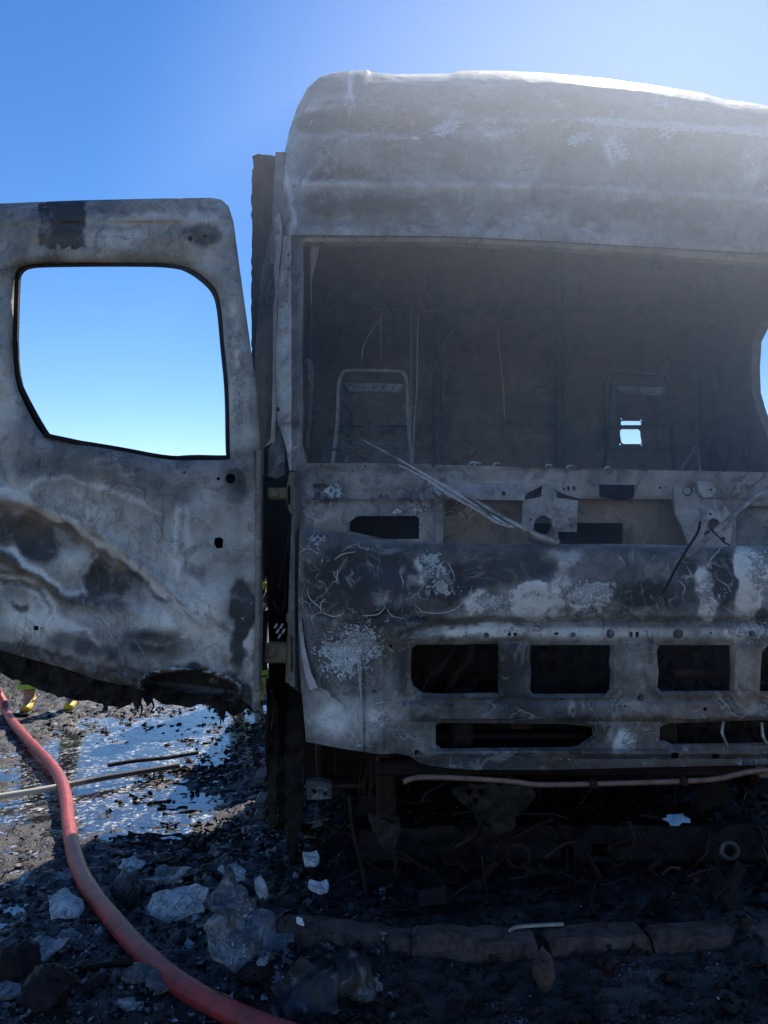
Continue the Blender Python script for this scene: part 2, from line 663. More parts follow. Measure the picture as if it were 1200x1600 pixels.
def ground_height(X, Y):
    n = fbm(X * 1.6 + 3, Y * 1.6, 11, 4)
    fine = fbm(X * 9, Y * 14, 21, 4)
    vf = fbm(X * 38, Y * 38, 33, 2)
    slud = fbm(X * 14, Y * 26, 91, 4)
    h = .014 + (n - .5) * .04 + (fine - .5) * .050 + (vf - .5) * .018 + (slud - .5) * .030
    pud = blobs(X, Y, [(-1.55, 6.1, .75, 1.2, 0, 1.15), (-1.85, 4.95, .45, .6, 0, 1.1), (-2.3, 5.6, .35, .7, 0, .7), (-1.0, 6.9, .7, .7, 0, .8),
                       (-1.35, 4.3, .3, .32, 0, .9), (-1.2, 3.9, .3, .2, 0, .6), (-1.0, 4.6, .35, .2, 0, .7), (-1.85, 2.7, .25, .18, 0, .8), (-2.2, 3.3, .5, .4, 0, .4)])
    h = h - .024 * np.clip(pud, 0, 1.1) - .010 * (1 - sst(-1.2, -.6, X)) * sst(2.3, 2.8, Y) + .006
    # heap of burnt debris under the cab and along its side
    heap = sst(-1.15, -.5, X) * sst(2.35, 2.9, Y) * (1 - sst(6.0, 7.5, Y))
    h = h + heap * (.03 + .09 * (fbm(X * 3, Y * 3, 5, 4) - .3))
    near = 1 - sst(2.6, 3.3, Y)
    h = h + near * (.012 + .05 * (fbm(X * 5, Y * 5, 8, 4) - .4))
    e = np.minimum.reduce([sst(-5.2, -4.7, X), 1 - sst(3.7, 4.2, X), sst(.6, 1.0, Y), 1 - sst(9.2, 10, Y)])
    return h * e + (-.035) * (1 - e)


def ground_z(x, y):
    return float(ground_height(np.array([x]), np.array([y]))[0])


def mat_ground(name, near):
    s = NT(name)
    n1 = s.noise(2.2, 8, .65, .6)
    n2 = s.noise(30, 8, .7)
    n3 = s.noise(120, 5, .6)
    t = s.math('ADD', s.math('MULTIPLY', n1, .4), s.math('ADD', s.math('MULTIPLY', n2, .4), s.math('MULTIPLY', n3, .2)))
    col = s.ramp(t, [(.38, (.004, .003, .003)), (.5, (.014, .011, .011)), (.60, (.032, .027, .027)), (.72, (.10, .09, .09))])
    g = s.voro(150, 'F1', None, 1.0, 'Color')
    sep = s.n.new('ShaderNodeSeparateColor'); s.l.new(g, sep.inputs[0])
    glitter_grit = s.math('GREATER_THAN', sep.outputs[0], .82)
    col = s.mix(s.math('MULTIPLY', glitter_grit, s.ramp(s.noise(6, 5), [(.56, 0), (.68, .7)])), col, s.mix(sep.outputs[1], (.08, .095, .09), (.55, .54, .53)))  # pale grit, whitened to paint sunlit glitter into the colour
    col = s.mix(s.ramp(s.noise(3.2, 4, .5), [(.42, 0), (.62, .6)]), col, (.030, .011, .009))  # reddish patches paint the flare tint into the ground colour
    s.bump(s.math('ADD', s.math('MULTIPLY', n2, .7), s.math('MULTIPLY', n3, .5)), .9, .012)
    return s.done(col, s.ramp(n2, [(.35, .18), (.65, .75)]), 0, .6)


M_ground = mat_ground('wet_charred_asphalt', True)
M_grit = soot_mat('black_wet_grit', (.004, .002, .002), (.020, .013, .012), 40, .5, .006, spec=.3)
Z = ground_height(GX, GY)
V = np.stack([GX, GY, Z], -1).reshape(-1, 3)
idx = np.arange(NXG * NYG).reshape(NYG, NXG)
Fq = np.stack([idx[:-1, :-1], idx[:-1, 1:], idx[1:, 1:], idx[1:, :-1]], -1).reshape(-1, 4)
g = obj('ground', mesh_from('ground', V, Fq, angle=180), M_ground)
tag(g, kind='structure')

s = NT('dusty_plain')
n1 = s.noise(.12, 8, .6); n2 = s.noise(6, 8, .65)
M_plain = s.done(s.ramp(s.math('ADD', s.math('MULTIPLY', n1, .6), s.math('MULTIPLY', n2, .4)), [(.4, (.05, .045, .04)), (.6, (.16, .13, .09))]), .9, 0, .3)
# outer terrain: one sheet to the horizon with the near ground let into it
ring_v = []; ring_f = []
inner = [(-5.2, .6), (4.2, .6), (4.2, 10), (-5.2, 10)]
outer = [(-1800, -1800), (1800, -1800), (1800, 1800), (-1800, 1800)]
ring_v = [(x, y, -.035) for x, y in inner] + [(x, y, -.035) for x, y in outer]
ring_f = [(i, 4 + i, 4 + (i + 1) % 4, (i + 1) % 4) for i in range(4)]
ring_f = [f[::-1] for f in ring_f]
tp = obj('terrain', mesh_from('terrain', ring_v, ring_f, smooth=False), M_plain)
tag(tp, kind='structure')

s = NT('dirty_firefighting_water')
n1 = s.noise(5, 6, .6, .8); n2 = s.noise(45, 4, .5)
glare_mask = s.ramp(s.math('ADD', s.math('MULTIPLY', n1, .7), s.math('MULTIPLY', n2, .3)), [(.46, 0), (.56, 1)])
fl2 = s.ramp(s.noise(26, 8, .75, .6), [(.50, 0), (.56, 1)])
glare_mask = s.math('MULTIPLY', glare_mask, fl2)
slk = s.ramp(s.noise(18, 8, .7, .8), [(.52, 0), (.58, 1)])
col = s.mix(glare_mask, s.mix(slk, (.012, .011, .011), (.03, .028, .027)), (.42, .42, .42))  # pale patches paint white sun glare into the water's colour
s.bump(s.math('ADD', s.math('MULTIPLY', s.noise(22, 3, .5), .7), s.math('MULTIPLY', n2, .2)), .25, .006)
s.b.inputs['IOR'].default_value = 1.9
M_water = s.done(col, s.math('ADD', s.math('MULTIPLY', glare_mask, .5), s.math('MULTIPLY', slk, .30)), 0, .9)
wv = [(-3.6, 2.0, 0.0), (-.35, 2.0, 0.0), (-.35, 8.6, 0.0), (-3.6, 8.6, 0.0)]
wt = obj('water', mesh_from('water', wv, [(0, 1, 2, 3)], smooth=False), M_water)
tag(wt, kind='structure')

# ------------------------------------------------------------------ THE TRUCK
truck = empty('burnt_truck', (1.0, 4.2, 0), 'burnt-out high-roof lorry cab with empty windscreen frame and its left-hand door hanging open', 'truck')
B0 = 3.1


def DF(px):
    """distance of the cab's front face: slightly turned, slightly bowed, corners rounded back"""
    px = np.asarray(px, float)
    d = B0 + .00017 * (px - 470) + .05 * ((px - 880) / 430) ** 2
    d = d + .16 * np.clip((560 - px) / 110, 0, 1.4) ** 2 + .16 * np.clip((px - 1260) / 110, 0, 1.4) ** 2
    return d


XR = 1350   # right-hand edge of the cab, outside the frame

# ---- roof fairing
TOP = [(437, 400), (436, 330), (441, 255), (452, 205), (464, 168), (480, 138), (500, 120), (522, 113), (545, 111), (574, 109), (580, 113), (620, 116), (700, 115),
       (718, 111), (735, 110), (800, 111), (850, 114), (940, 122), (1020, 133), (1100, 146), (1135, 156), (1170, 160), (1200, 166), (1260, 182), (1310, 215), (1345, 290), (XR, 400)]
HEAD = [(437, 368), (700, 369), (850, 376), (1000, 385), (1200, 396), (XR, 404)]


def roof_depth(u, v):
    top = polyline_y(TOP, np.clip(u, 438, XR - 1))
    d = line_dist(u, v, TOP)
    w = 74.0
    k = np.clip(1 - d / w, 0, 1)
    wrap = (1 - np.sqrt(1 - k * k * .985)) * .36
    side = np.clip((500 - u) / 64, 0, 1)
    up = np.clip((370 - v) / 260, 0, 1)
    D = DF(u) * 0 + (B0 + .00017 * (u - 470) + .05 * ((u - 880) / 430) ** 2) + .04 + up ** 1.5 * .30 + wrap + .10 * side ** 2
    # ribs, recess and crease lines of the pressing
    rec = sst(458, 468, u) * (1 - sst(690, 712, u)) * sst(168, 178, v) * (1 - sst(206, 216, v))
    D = D + .012 * rec
    l1 = polyline_y([(437, 216), (650, 214), (700, 196), (760, 186), (900, 188), (1200, 206), (XR, 216)], u)
    D = D + .022 * sst(-7, 7, l1 - v) - .016 * np.exp(-((v - l1) / 5) ** 2)
    l2 = polyline_y([(437, 286), (700, 290), (900, 292), (1200, 312), (XR, 320)], u)
    D = D - .016 * np.exp(-((v - l2) / 6) ** 2) + .006 * np.exp(-((v - l2 + 16) / 9) ** 2)
    l3 = polyline_y(HEAD, u) - 16
    D = D - .022 * sst(-5, 3, v - l3) + .008 * np.exp(-((v - l3 + 10) / 6) ** 2)
    D = D + .010 * np.exp(-((u - 541) / 3.0) ** 2) * (v < 190) - .008 * np.exp(-((u - 560) / 12) ** 2) * (v < 175)
    D = D + (fbm(u / 90, v / 60, 3, 4) - .5) * .05 + (fbm(u / 28, v / 22, 9, 3) - .5) * .012
    return D


def roof_attr(u, v):
    l1 = polyline_y([(437, 216), (650, 214), (700, 196), (760, 186), (900, 188), (1200, 206), (XR, 216)], u)
    f = .9 * np.exp(-((v - l1) / 9) ** 2) * (.45 + .7 * sst(850, 950, u)) + blobs(u, v, [
        (905, 215, 30, 12, -20, 1.0), (970, 240, 16, 30, 0, .9), (1040, 160, 50, 14, 15, .75), (700, 200, 10, 22, 40, .7), (1030, 215, 36, 6, 0, .8), (600, 195, 60, 12, 0, .4),
        (545, 165, 60, 8, 0, .4), (500, 190, 40, 10, 0, .35), (465, 300, 8, 40, 10, .5), (700, 200, 20, 30, 40, .4), (780, 210, 40, 26, 0, .3), (1180, 240, 30, 60, 0, .3)])
    a = .50 + blobs(u, v, [(455, 230, 26, 140, 6, .16), (600, 230, 180, 40, 0, -.03), (520, 195, 60, 12, 0, -.16), (560, 268, 120, 10, 0, -.08), (560, 320, 120, 22, 0, -.10),
                           (900, 330, 500, 30, 2, .05), (760, 250, 200, 40, 0, .0), (850, 125, 300, 12, 3, .14), (620, 122, 60, 10, 0, .1)])  # last two blobs paint the sunlit top rim as pale colour
    a = a + .06 * np.exp(-((v - polyline_y(HEAD, u) + 8) / 10) ** 2)
    l2 = polyline_y([(437, 286), (700, 290), (900, 292), (1200, 312), (XR, 320)], u)
    a = a + .13 * np.exp(-((v - l1) / 4) ** 2) + .10 * np.exp(-((v - l2) / 5) ** 2) - .10 * np.exp(-((v - l2 - 30) / 16) ** 2) - .08 * np.exp(-((v - l1 + 24) / 14) ** 2)  # paler along the pressed creases, darker beside them
    a = a + .14 * np.exp(-(line_dist(u, v, [(462, 212), (460, 185), (475, 172), (540, 166), (552, 112)]) / 4) ** 2) + .2 * (fbm(u / 60, v / 26, 44, 4) - .5)
    a = a + blots(u, v, [(520, 192, 58, 20, 0, -.12, .3), (645, 192, 44, 18, 0, -.12, .3), (600, 245, 130, 24, 0, -.05, .5), (525, 272, 60, 8, 0, -.14, .4), (840, 245, 60, 22, 0, -.08, .5), (500, 318, 26, 16, 0, -.16, .4),
                         (590, 318, 40, 14, 0, -.10, .4), (1060, 240, 80, 30, 5, -.07, .5), (960, 238, 18, 22, 0, .22, .4), (760, 205, 70, 8, 0, .1, .5), (1180, 250, 20, 50, 20, .14, .5), (800, 160, 200, 20, 3, -.06, .6), (1000, 330, 60, 14, 0, -.10, .5)], 10)
    a = a + lines(u, v, [([(545, 118), (550, 165), (540, 205)], 3, .25), ([(640, 190), (650, 214), (700, 190), (712, 172)], 3, .25), ([(470, 212), (560, 208), (650, 214)], 3, .2), ([(440, 250), (452, 290), (460, 350)], 4, .2)], 4)
    r = .25 * sst(800, 1150, u) * np.exp(-((v - polyline_y(HEAD, u) + 8) / 12) ** 2) + blobs(u, v, [(900, 195, 300, 8, 3, .25), (440, 380, 14, 50, 0, .3)])
    return {'ash': a, 'flake': f, 'rust': r, 'vein': .5 * sst(500, 600, u)}


outline = TOP[1:-1] + [(XR, 404), (1200, 396), (1000, 385), (850, 376), (700, 369), (475, 367), (437, 368)]
rf = sheet('roof_fairing', outline, [], depth=roof_depth, thick=.012, step=4.5, mat=M_body, parent=truck, attr=roof_attr)
# roof skin and side skins run back from the rim of the fairing
rim2 = resample(TOP[1:-1] + [(XR, 400)], 5)
rim2 = rim2[:max(i for i, q in enumerate(rim2) if q[0] >= XR - .01) + 1]
ru = np.array([p[0] for p in rim2]); rv_ = np.array([p[1] for p in rim2])
RD = roof_depth(ru, rv_)
ring0 = PV(ru, rv_, RD)
rows = [ring0]
cx_ = .85
for t, sink in ((.02, .0), (.06, -.003), (.15, -.006), (.5, .0), (1.0, .0), (1.45, .0)):
    r_ = ring0.copy()
    r_[:, 1] += t
    r_[:, 0] += (r_[:, 0] - cx_) * (-.012 * min(t, 1))
    r_[:, 2] += sink + (fbm(r_[:, 0] * 2, r_[:, 1] * 2 + 0 * r_[:, 0], 4, 3) - .5) * .02 * min(1, t * 3)
    rows.append(r_)
n = len(ring0)
V = np.vstack(rows)
Fs = []
for j in range(len(rows) - 1):
    for i in range(n - 1):
        Fs.append((j * n + i, j * n + i + 1, (j + 1) * n + i + 1, (j + 1) * n + i))
inner_rows = V.copy()
inner_rows[:, 2] -= .018; inner_rows[:, 0] -= np.sign(inner_rows[:, 0] - cx_) * .012
m = len(V)
Fs2 = [tuple(q + m for q in f[::-1]) for f in Fs]
V = np.vstack([V, inner_rows])
one = np.ones(len(V))
obj('roof_panel', mesh_from('roof_panel', V, Fs + Fs2, {'ash': .62 * one, 'flake': .3 * one, 'rust': .25 * one, 'vein': 0 * one}), M_body, truck)

# ---- windscreen frame: header lip and pillars
def strip_attr(ash=.5, rust=0., flake=0., vein=0.):
    return lambda u, v: {'ash': ash + (fbm(u / 40, v / 40, 2, 3) - .5) * .2, 'flake': flake, 'rust': rust, 'vein': vein}


sheet('header_rail', [(474, 371), (700, 372), (850, 379), (1000, 388), (1200, 399), (XR - 14, 406), (XR - 14, 424), (1200, 412), (1000, 396), (850, 385), (700, 378), (474, 378)],
      depth=lambda u, v: DF(u) + .012 + .002 * (v - 380), thick=.05, step=6, mat=M_body, parent=truck, attr=strip_attr(.6, .5))
pil = [(443, 368), (474, 372), (474, 440), (472, 560), (474, 640), (471, 690), (479, 722), (476, 735), (462, 736), (452, 735), (447, 700), (433, 655), (431, 560), (436, 460), (440, 400)]
sheet('windscreen_pillar', pil, [circ(451, 398, 2.0, 6), circ(450.5, 421, 2.2, 6), circ(449.5, 446, 1.6, 6), circ(448, 470, 1.6, 6), circ(434.8, 640, 2.4, 8, 4)],
      depth=lambda u, v: DF(u) + .02 + .028 * sst(454, 458, u) - .02 * np.exp(-((u - 456) / 2.) ** 2) + (fbm(u / 14, v / 30, 6, 3) - .5) * .03,
      thick=.05, step=3.2, mat=M_body, parent=truck,
      attr=lambda u, v: {'ash': .62 - .12 * sst(454, 460, u) + .12 * blobs(u, v, [(445, 600, 14, 60, 0, 1), (460, 700, 14, 30, 0, 1)]), 'flake': .12, 'rust': blobs(u, v, [(465, 660, 12, 30, 0, .4), (436, 400, 5, 60, 0, .5)]), 'vein': 0})
sheet('windscreen_pillar', [(1312, 400), (XR, 404), (XR + 4, 560), (XR, 740), (1318, 742), (1326, 560)], depth=lambda u, v: DF(u) + .05,
      thick=.06, step=8, mat=M_body, parent=truck, attr=strip_attr(.5))

# wavy brown side trim and its bright bent rim
trim = [(429, 340), (436, 332), (440, 352), (440, 380), (436, 420), (438, 450), (433, 480), (432, 600), (430, 690), (420, 712), (412, 716), (414, 700), (424, 684), (426, 600), (427, 480), (431, 452), (428, 425), (430, 380)]
sheet('side_trim', trim, depth=lambda u, v: 3.42 + (434 - u) * .006 + 0 * v, thick=.03, step=3, mat=M_body, parent=truck, attr=strip_attr(.55, .55))
tube('trim_rim', [P(432, 452, 3.5), P(428.5, 480, 3.52), P(427.5, 560, 3.54), P(426.5, 640, 3.55), P(424, 684, 3.56), P(414, 704, 3.58)], .0035, M_white, truck, 5)
# pinkish side air deflector behind the door opening
sheet('side_deflector', [(429, 352), (420, 372), (408, 430), (402, 500), (398, 560), (399, 640), (402, 700), (410, 740), (440, 742), (440, 352)],
      depth=lambda u, v: 4.3 + .01 * (u - 400) + (fbm(u / 12, v / 50, 4, 3) - .5) * .08, thick=.04, step=4, mat=M_body, parent=truck,
      attr=lambda u, v: {'ash': .72 + (fbm(u / 20, v / 60, 8, 3) - .5) * .4, 'flake': .1, 'rust': .42 + (fbm(u / 16, v / 30, 18, 3) - .5) * .5, 'vein': .3})

# ---- cowl (panel between windscreen and front lid)
slot1 = [(546, 815), (560, 806), (651, 806), (655, 810), (655, 842), (600, 842), (546, 830)]
rec1 = [(690, 783), (716, 783), (716, 860), (690, 860)]
recess = [(692, 790), (700, 783), (818, 783), (822, 772), (852, 756), (880, 772), (905, 779), (1050, 780), (1056, 800), (1068, 830), (1080, 868), (692, 868)]
recR = [(1150, 800), (1170, 790), (1290, 795), (1290, 868), (1150, 868)]
cowl_out = [(466, 724), (560, 723), (640, 725), (730, 727), (850, 731), (1000, 734), (1200, 738), (1300, 742), (1300, 880), (460, 880), (462, 735)]
holes = [slot1, recess, recR, rrect(489, 756, 512, 762, 2, 2), rrect(592, 773, 598, 778, 2, 2), rrect(602, 773, 608, 778, 2, 2)] + \
        [circ(x, y, 2.2, 7) for x, y in ((502, 728), (571, 728), (1031, 762), (881, 764), (1098, 766))] + [circ(888, 763, 2.5, 7, 4), circ(897, 763, 2.5, 7, 4)]


def cowl_depth(u, v):
    D = DF(u) + .055 - .02 * (1 - sst(776, 784, v)) * sst(640, 700, u)
    D = D - .012 * np.exp(-((v - 779) / 4) ** 2) * (u < 690)
    D = D - .01 * (1 - sst(730, 736, v))
    D = D + .01 * blobs(u, v, [(515, 772, 26, 18, 0, 1)]) + (fbm(u / 40, v / 30, 41, 4) - .5) * .03
    D = D - .008 * sst(40, 36, np.abs(u - 600)) * sst(20, 16, np.abs(v - 824))
    return D


sheet('cowl_panel', cowl_out, holes, depth=cowl_depth, thick=.02, step=4.5, hole_step=3.5, mat=M_cowl, parent=truck,
      attr=lambda u, v: {'ash': .5 + .10 * sst(640, 720, u) * (v < 785) + blobs(u, v, [(515, 772, 26, 16, 0, -.35), (500, 800, 40, 20, 0, .1), (600, 750, 80, 16, 0, .08), (700, 830, 40, 30, 0, .12), (740, 760, 60, 8, 0, .2)]),
                         'flake': blobs(u, v, [(518, 766, 26, 18, 0, .9), (620, 800, 50, 5, -6, 1.0), (650, 815, 8, 30, 0, .7), (950, 770, 40, 6, 0, .3)]), 'rust': .15 * sst(650, 800, u), 'vein': .2})
sheet('cowl_backing', [(676, 752), (1090, 752), (1110, 890), (676, 890)], [rrect(872, 817, 974, 851, 4), circ(848, 822, 14, 12)],
      depth=lambda u, v: DF(u) + .15 + (fbm(u / 60, v / 50, 51, 3) - .5) * .05, thick=.02, step=7, mat=M_inner, parent=truck,
      attr=lambda u, v: {'ash': .42 + (fbm(u / 30, v / 30, 77, 3) - .5) * .3, 'flake': .06, 'rust': .55, 'vein': 0})
sheet('cowl_backing', [(1130, 775), (1300, 775), (1300, 890), (1130, 890)], [], depth=lambda u, v: DF(u) + .14, thick=.02, step=9, mat=M_pale, parent=truck, attr=strip_attr(.45))
sheet('cowl_backing', [(530, 795), (668, 795), (668, 870), (530, 870)], [], depth=lambda u, v: DF(u) + .22, thick=.02, step=9, mat=M_soot, parent=truck)
# heater and bracket parts standing on the cowl
sheet('cowl_bracket', [(677, 752), (815, 756), (820, 760), (820, 782), (690, 779), (677, 766)], [circ(787, 771, 3.6, 8)],
      depth=lambda u, v: DF(u) + .0 + .02 * sst(770, 760, v), thick=.04, step=4, mat=M_pale, parent=truck, attr=strip_attr(.6, .1))
sheet('cowl_bracket', [(848, 757), (868, 757), (870, 778), (903, 782), (901, 831), (864, 831), (862, 812), (854, 806), (843, 806), (835, 815), (833, 831), (815, 830), (817, 782), (846, 776)],
      [circ(829, 812, 3, 8, 2), circ(890, 812, 2, 6), circ(893, 822, 1.6, 6)], depth=lambda u, v: DF(u) + .02 + .01 * (fbm(u / 20, v / 20, 6, 2)), thick=.02, step=4, mat=M_pale, parent=truck,
      attr=strip_attr(.62))
sheet('cowl_bracket', [(1052, 760), (1060, 756), (1085, 762), (1100, 778), (1128, 782), (1140, 800), (1144, 830), (1140, 858), (1078, 858), (1066, 824), (1055, 802)],
      [circ(1115, 820, 10, 14), circ(1106, 834, 6, 10), circ(1110, 803, 2.2, 7), circ(1130, 842, 4, 6)],
      depth=lambda u, v: DF(u) + .02 - .02 * np.exp(-(((u - 1100) / 26) ** 2 + ((v - 815) / 30) ** 2)), thick=.025, step=4, mat=M_pale, parent=truck, attr=strip_attr(.6, .1))
sheet('cowl_bracket', [(1090, 752), (1113, 752), (1119, 766), (1112, 776), (1100, 778), (1092, 768)], [circ(1111, 765, 2.2, 7)], depth=lambda u, v: DF(u) - .01, thick=.03, step=4, mat=M_pale, parent=truck, attr=strip_attr(.66))
sheet('cowl_bracket', [(938, 757), (992, 758), (990, 778), (975, 782), (960, 780), (938, 776)], [], depth=lambda u, v: DF(u) + .02 + .012 * (fbm(u / 8, v / 8, 6, 2)), thick=.02, step=4, mat=M_soot, parent=truck)
sheet('cowl_strut', [(678, 778), (694, 778), (692, 850), (680, 850)], [], depth=lambda u, v: DF(u) + .03, thick=.025, step=5, mat=M_pale, parent=truck, attr=strip_attr(.45))
v_, f_ = ring_geo(P(1074, 767, DF(1074) + .02), (0, 1, 0), .02, .005)
obj('grommet', mesh_from('grommet', v_, f_), M_pale, truck)
for (x, y) in ((734, 724), (741, 725), (770, 726), (852, 728), (885, 730), (944, 732)):
    a = P(x, y + 2, DF(x) + .06)
    o = tube('clip', smooth_path([a, a + Vector((.01, .0, .012)), a + Vector((.03, .005, .006 + random.random() * .01))], 3), .0035, M_white, truck, 5)

# ---- front lid / lower front panel
FRONT = [(468, 823), (500, 828), (560, 839), (610, 845), (660, 848), (740, 849), (830, 850), (960, 850), (1100, 852), (1200, 853), (XR, 858),
         (XR + 6, 1000), (XR, 1195), (1200, 1195), (1000, 1199), (860, 1203), (740, 1203), (700, 1200), (670, 1196), (652, 1190), (640, 1181), (620, 1177), (600, 1178), (583, 1177), (530, 1169), (478, 1159), (475, 1120),
         (468, 1050), (466, 975), (466, 900)]
h1 = [(643, 1014), (650, 1008), (778, 1006), (780, 1012), (779, 1083), (690, 1085), (660, 1083), (646, 1072), (642, 1060)]
h2 = [(829, 1008), (953, 1008), (956, 1014), (953, 1035), (956, 1050), (954, 1078), (948, 1085), (834, 1085), (828, 1078), (830, 1050), (827, 1030)]
h3 = [(1030, 1008), (1142, 1008), (1143, 1035), (1144, 1050), (1142, 1080), (1034, 1081), (1027, 1074), (1029, 1050), (1026, 1018)]
h4 = [(1190, 1020), (1200, 1008), (1310, 1010), (1310, 1080), (1187, 1081)]
l1h = [(681, 1133), (690, 1129), (880, 1131), (926, 1136), (928, 1150), (905, 1166), (885, 1169), (690, 1171), (681, 1164)]
l2h = [(1031, 1136), (1044, 1130), (1200, 1125), (1310, 1126), (1310, 1160), (1052, 1164), (1040, 1158), (1030, 1158)]
small = [circ(611, 1010, 2.6, 8), circ(631, 1101, 1.6, 6), circ(706, 1103, 1.6, 6), rrect(866, 988, 873, 992, 1.5, 2), rrect(984, 987, 989, 996, 2, 2), rrect(993, 987, 999, 996, 2, 2),
         circ(1001, 1092, 3.2, 8), circ(1102, 1108, 3.4, 8), circ(878, 1092, 1.8, 6), rrect(1049, 1176, 1061, 1186, 3, 3), rrect(1112, 1178, 1126, 1186, 3, 3), rrect(648, 1172, 656, 1180, 2, 2), circ(977, 1103, 1.8, 6), circ(969, 1103, 1.6, 6),
         circ(1111, 989, 2, 6), circ(796, 991, 3, 7, 3), circ(805, 991, 3, 7, 3)]
CREASE = [(466, 968), (560, 975), (640, 974), (700, 969), (900, 967), (1100, 967), (XR, 966)]
ARCH = [(596, 1010), (612, 995), (640, 983), (680, 974), (760, 967), (850, 966), (XR, 966)]


def front_depth(u, v):
    D = DF(u) - .03
    cr = polyline_y(ARCH, u)
    up = 1 - sst(-4, 6, v - cr)
    top = polyline_y([(468, 823), (560, 839), (660, 848), (XR, 856)], u)
    D = D - .035 * np.sin(np.clip((v - top) / (cr - top), 0, 1) * math.pi) ** .6 * up
    D = D + .05 * np.exp(-(v - top) / 5.0)
    D = D + .045 * np.where(u > 600, sst(-3, 5, v - cr), 0) * sst(596, 640, u)
    # flange just under the crease and above the grille holes
    D = D - .025 * np.where(u > 600, sst(1004, 994, v) * sst(-2, 8, v - cr - 8), 0) * sst(600, 640, u)
    D = D - .02 * sst(1096, 1100, v) * sst(600, 640, u) + .03 * sst(1121, 1127, v) * sst(620, 650, u)
    D = D - .025 * sst(1168, 1176, v) * sst(640, 680, u) + .02 * np.exp(-((v - 1182) / 2.5) ** 2) * (u > 900)
    for c in (804, 991, 1166):
        D = D - .014 * np.exp(-((u - c) / 22) ** 2) * sst(1004, 1010, v) * (1 - sst(1096, 1100, v))
    for hh in (h1, h2, h3, h4, l1h, l2h):
        D = D - .012 * np.exp(-((line_dist(u, v, hh + hh[:1]) - 5) / 4) ** 2) + .008 * np.exp(-(line_dist(u, v, hh + hh[:1]) / 3) ** 2)
    # curved rim round the first opening
    D = D - .02 * np.exp(-((u - 636) / 4) ** 2) * sst(1008, 1020, v) * (1 - sst(1075, 1090, v))
    # left corner: bolts back, vertical seam, folded lower edge
    D = D + .014 * np.exp(-((u - 569) / 2.6) ** 2) * sst(990, 1010, v) + .02 * sst(598, 604, u) * (1 - sst(628, 640, u)) * sst(990, 1010, v)
    D = D + .03 * np.exp(-((u - 466) / 7) ** 2)
    D = D + .015 * np.exp(-((v - polyline_y([(466, 955), (560, 978), (600, 960), (680, 972)], u)) / 4) ** 2) * (u < 690)
    D = D + (fbm(u / 110, v / 80, 13, 3) - .5) * .05 + (fbm(u / 30, v / 24, 19, 4) - .5) * .016
    return D


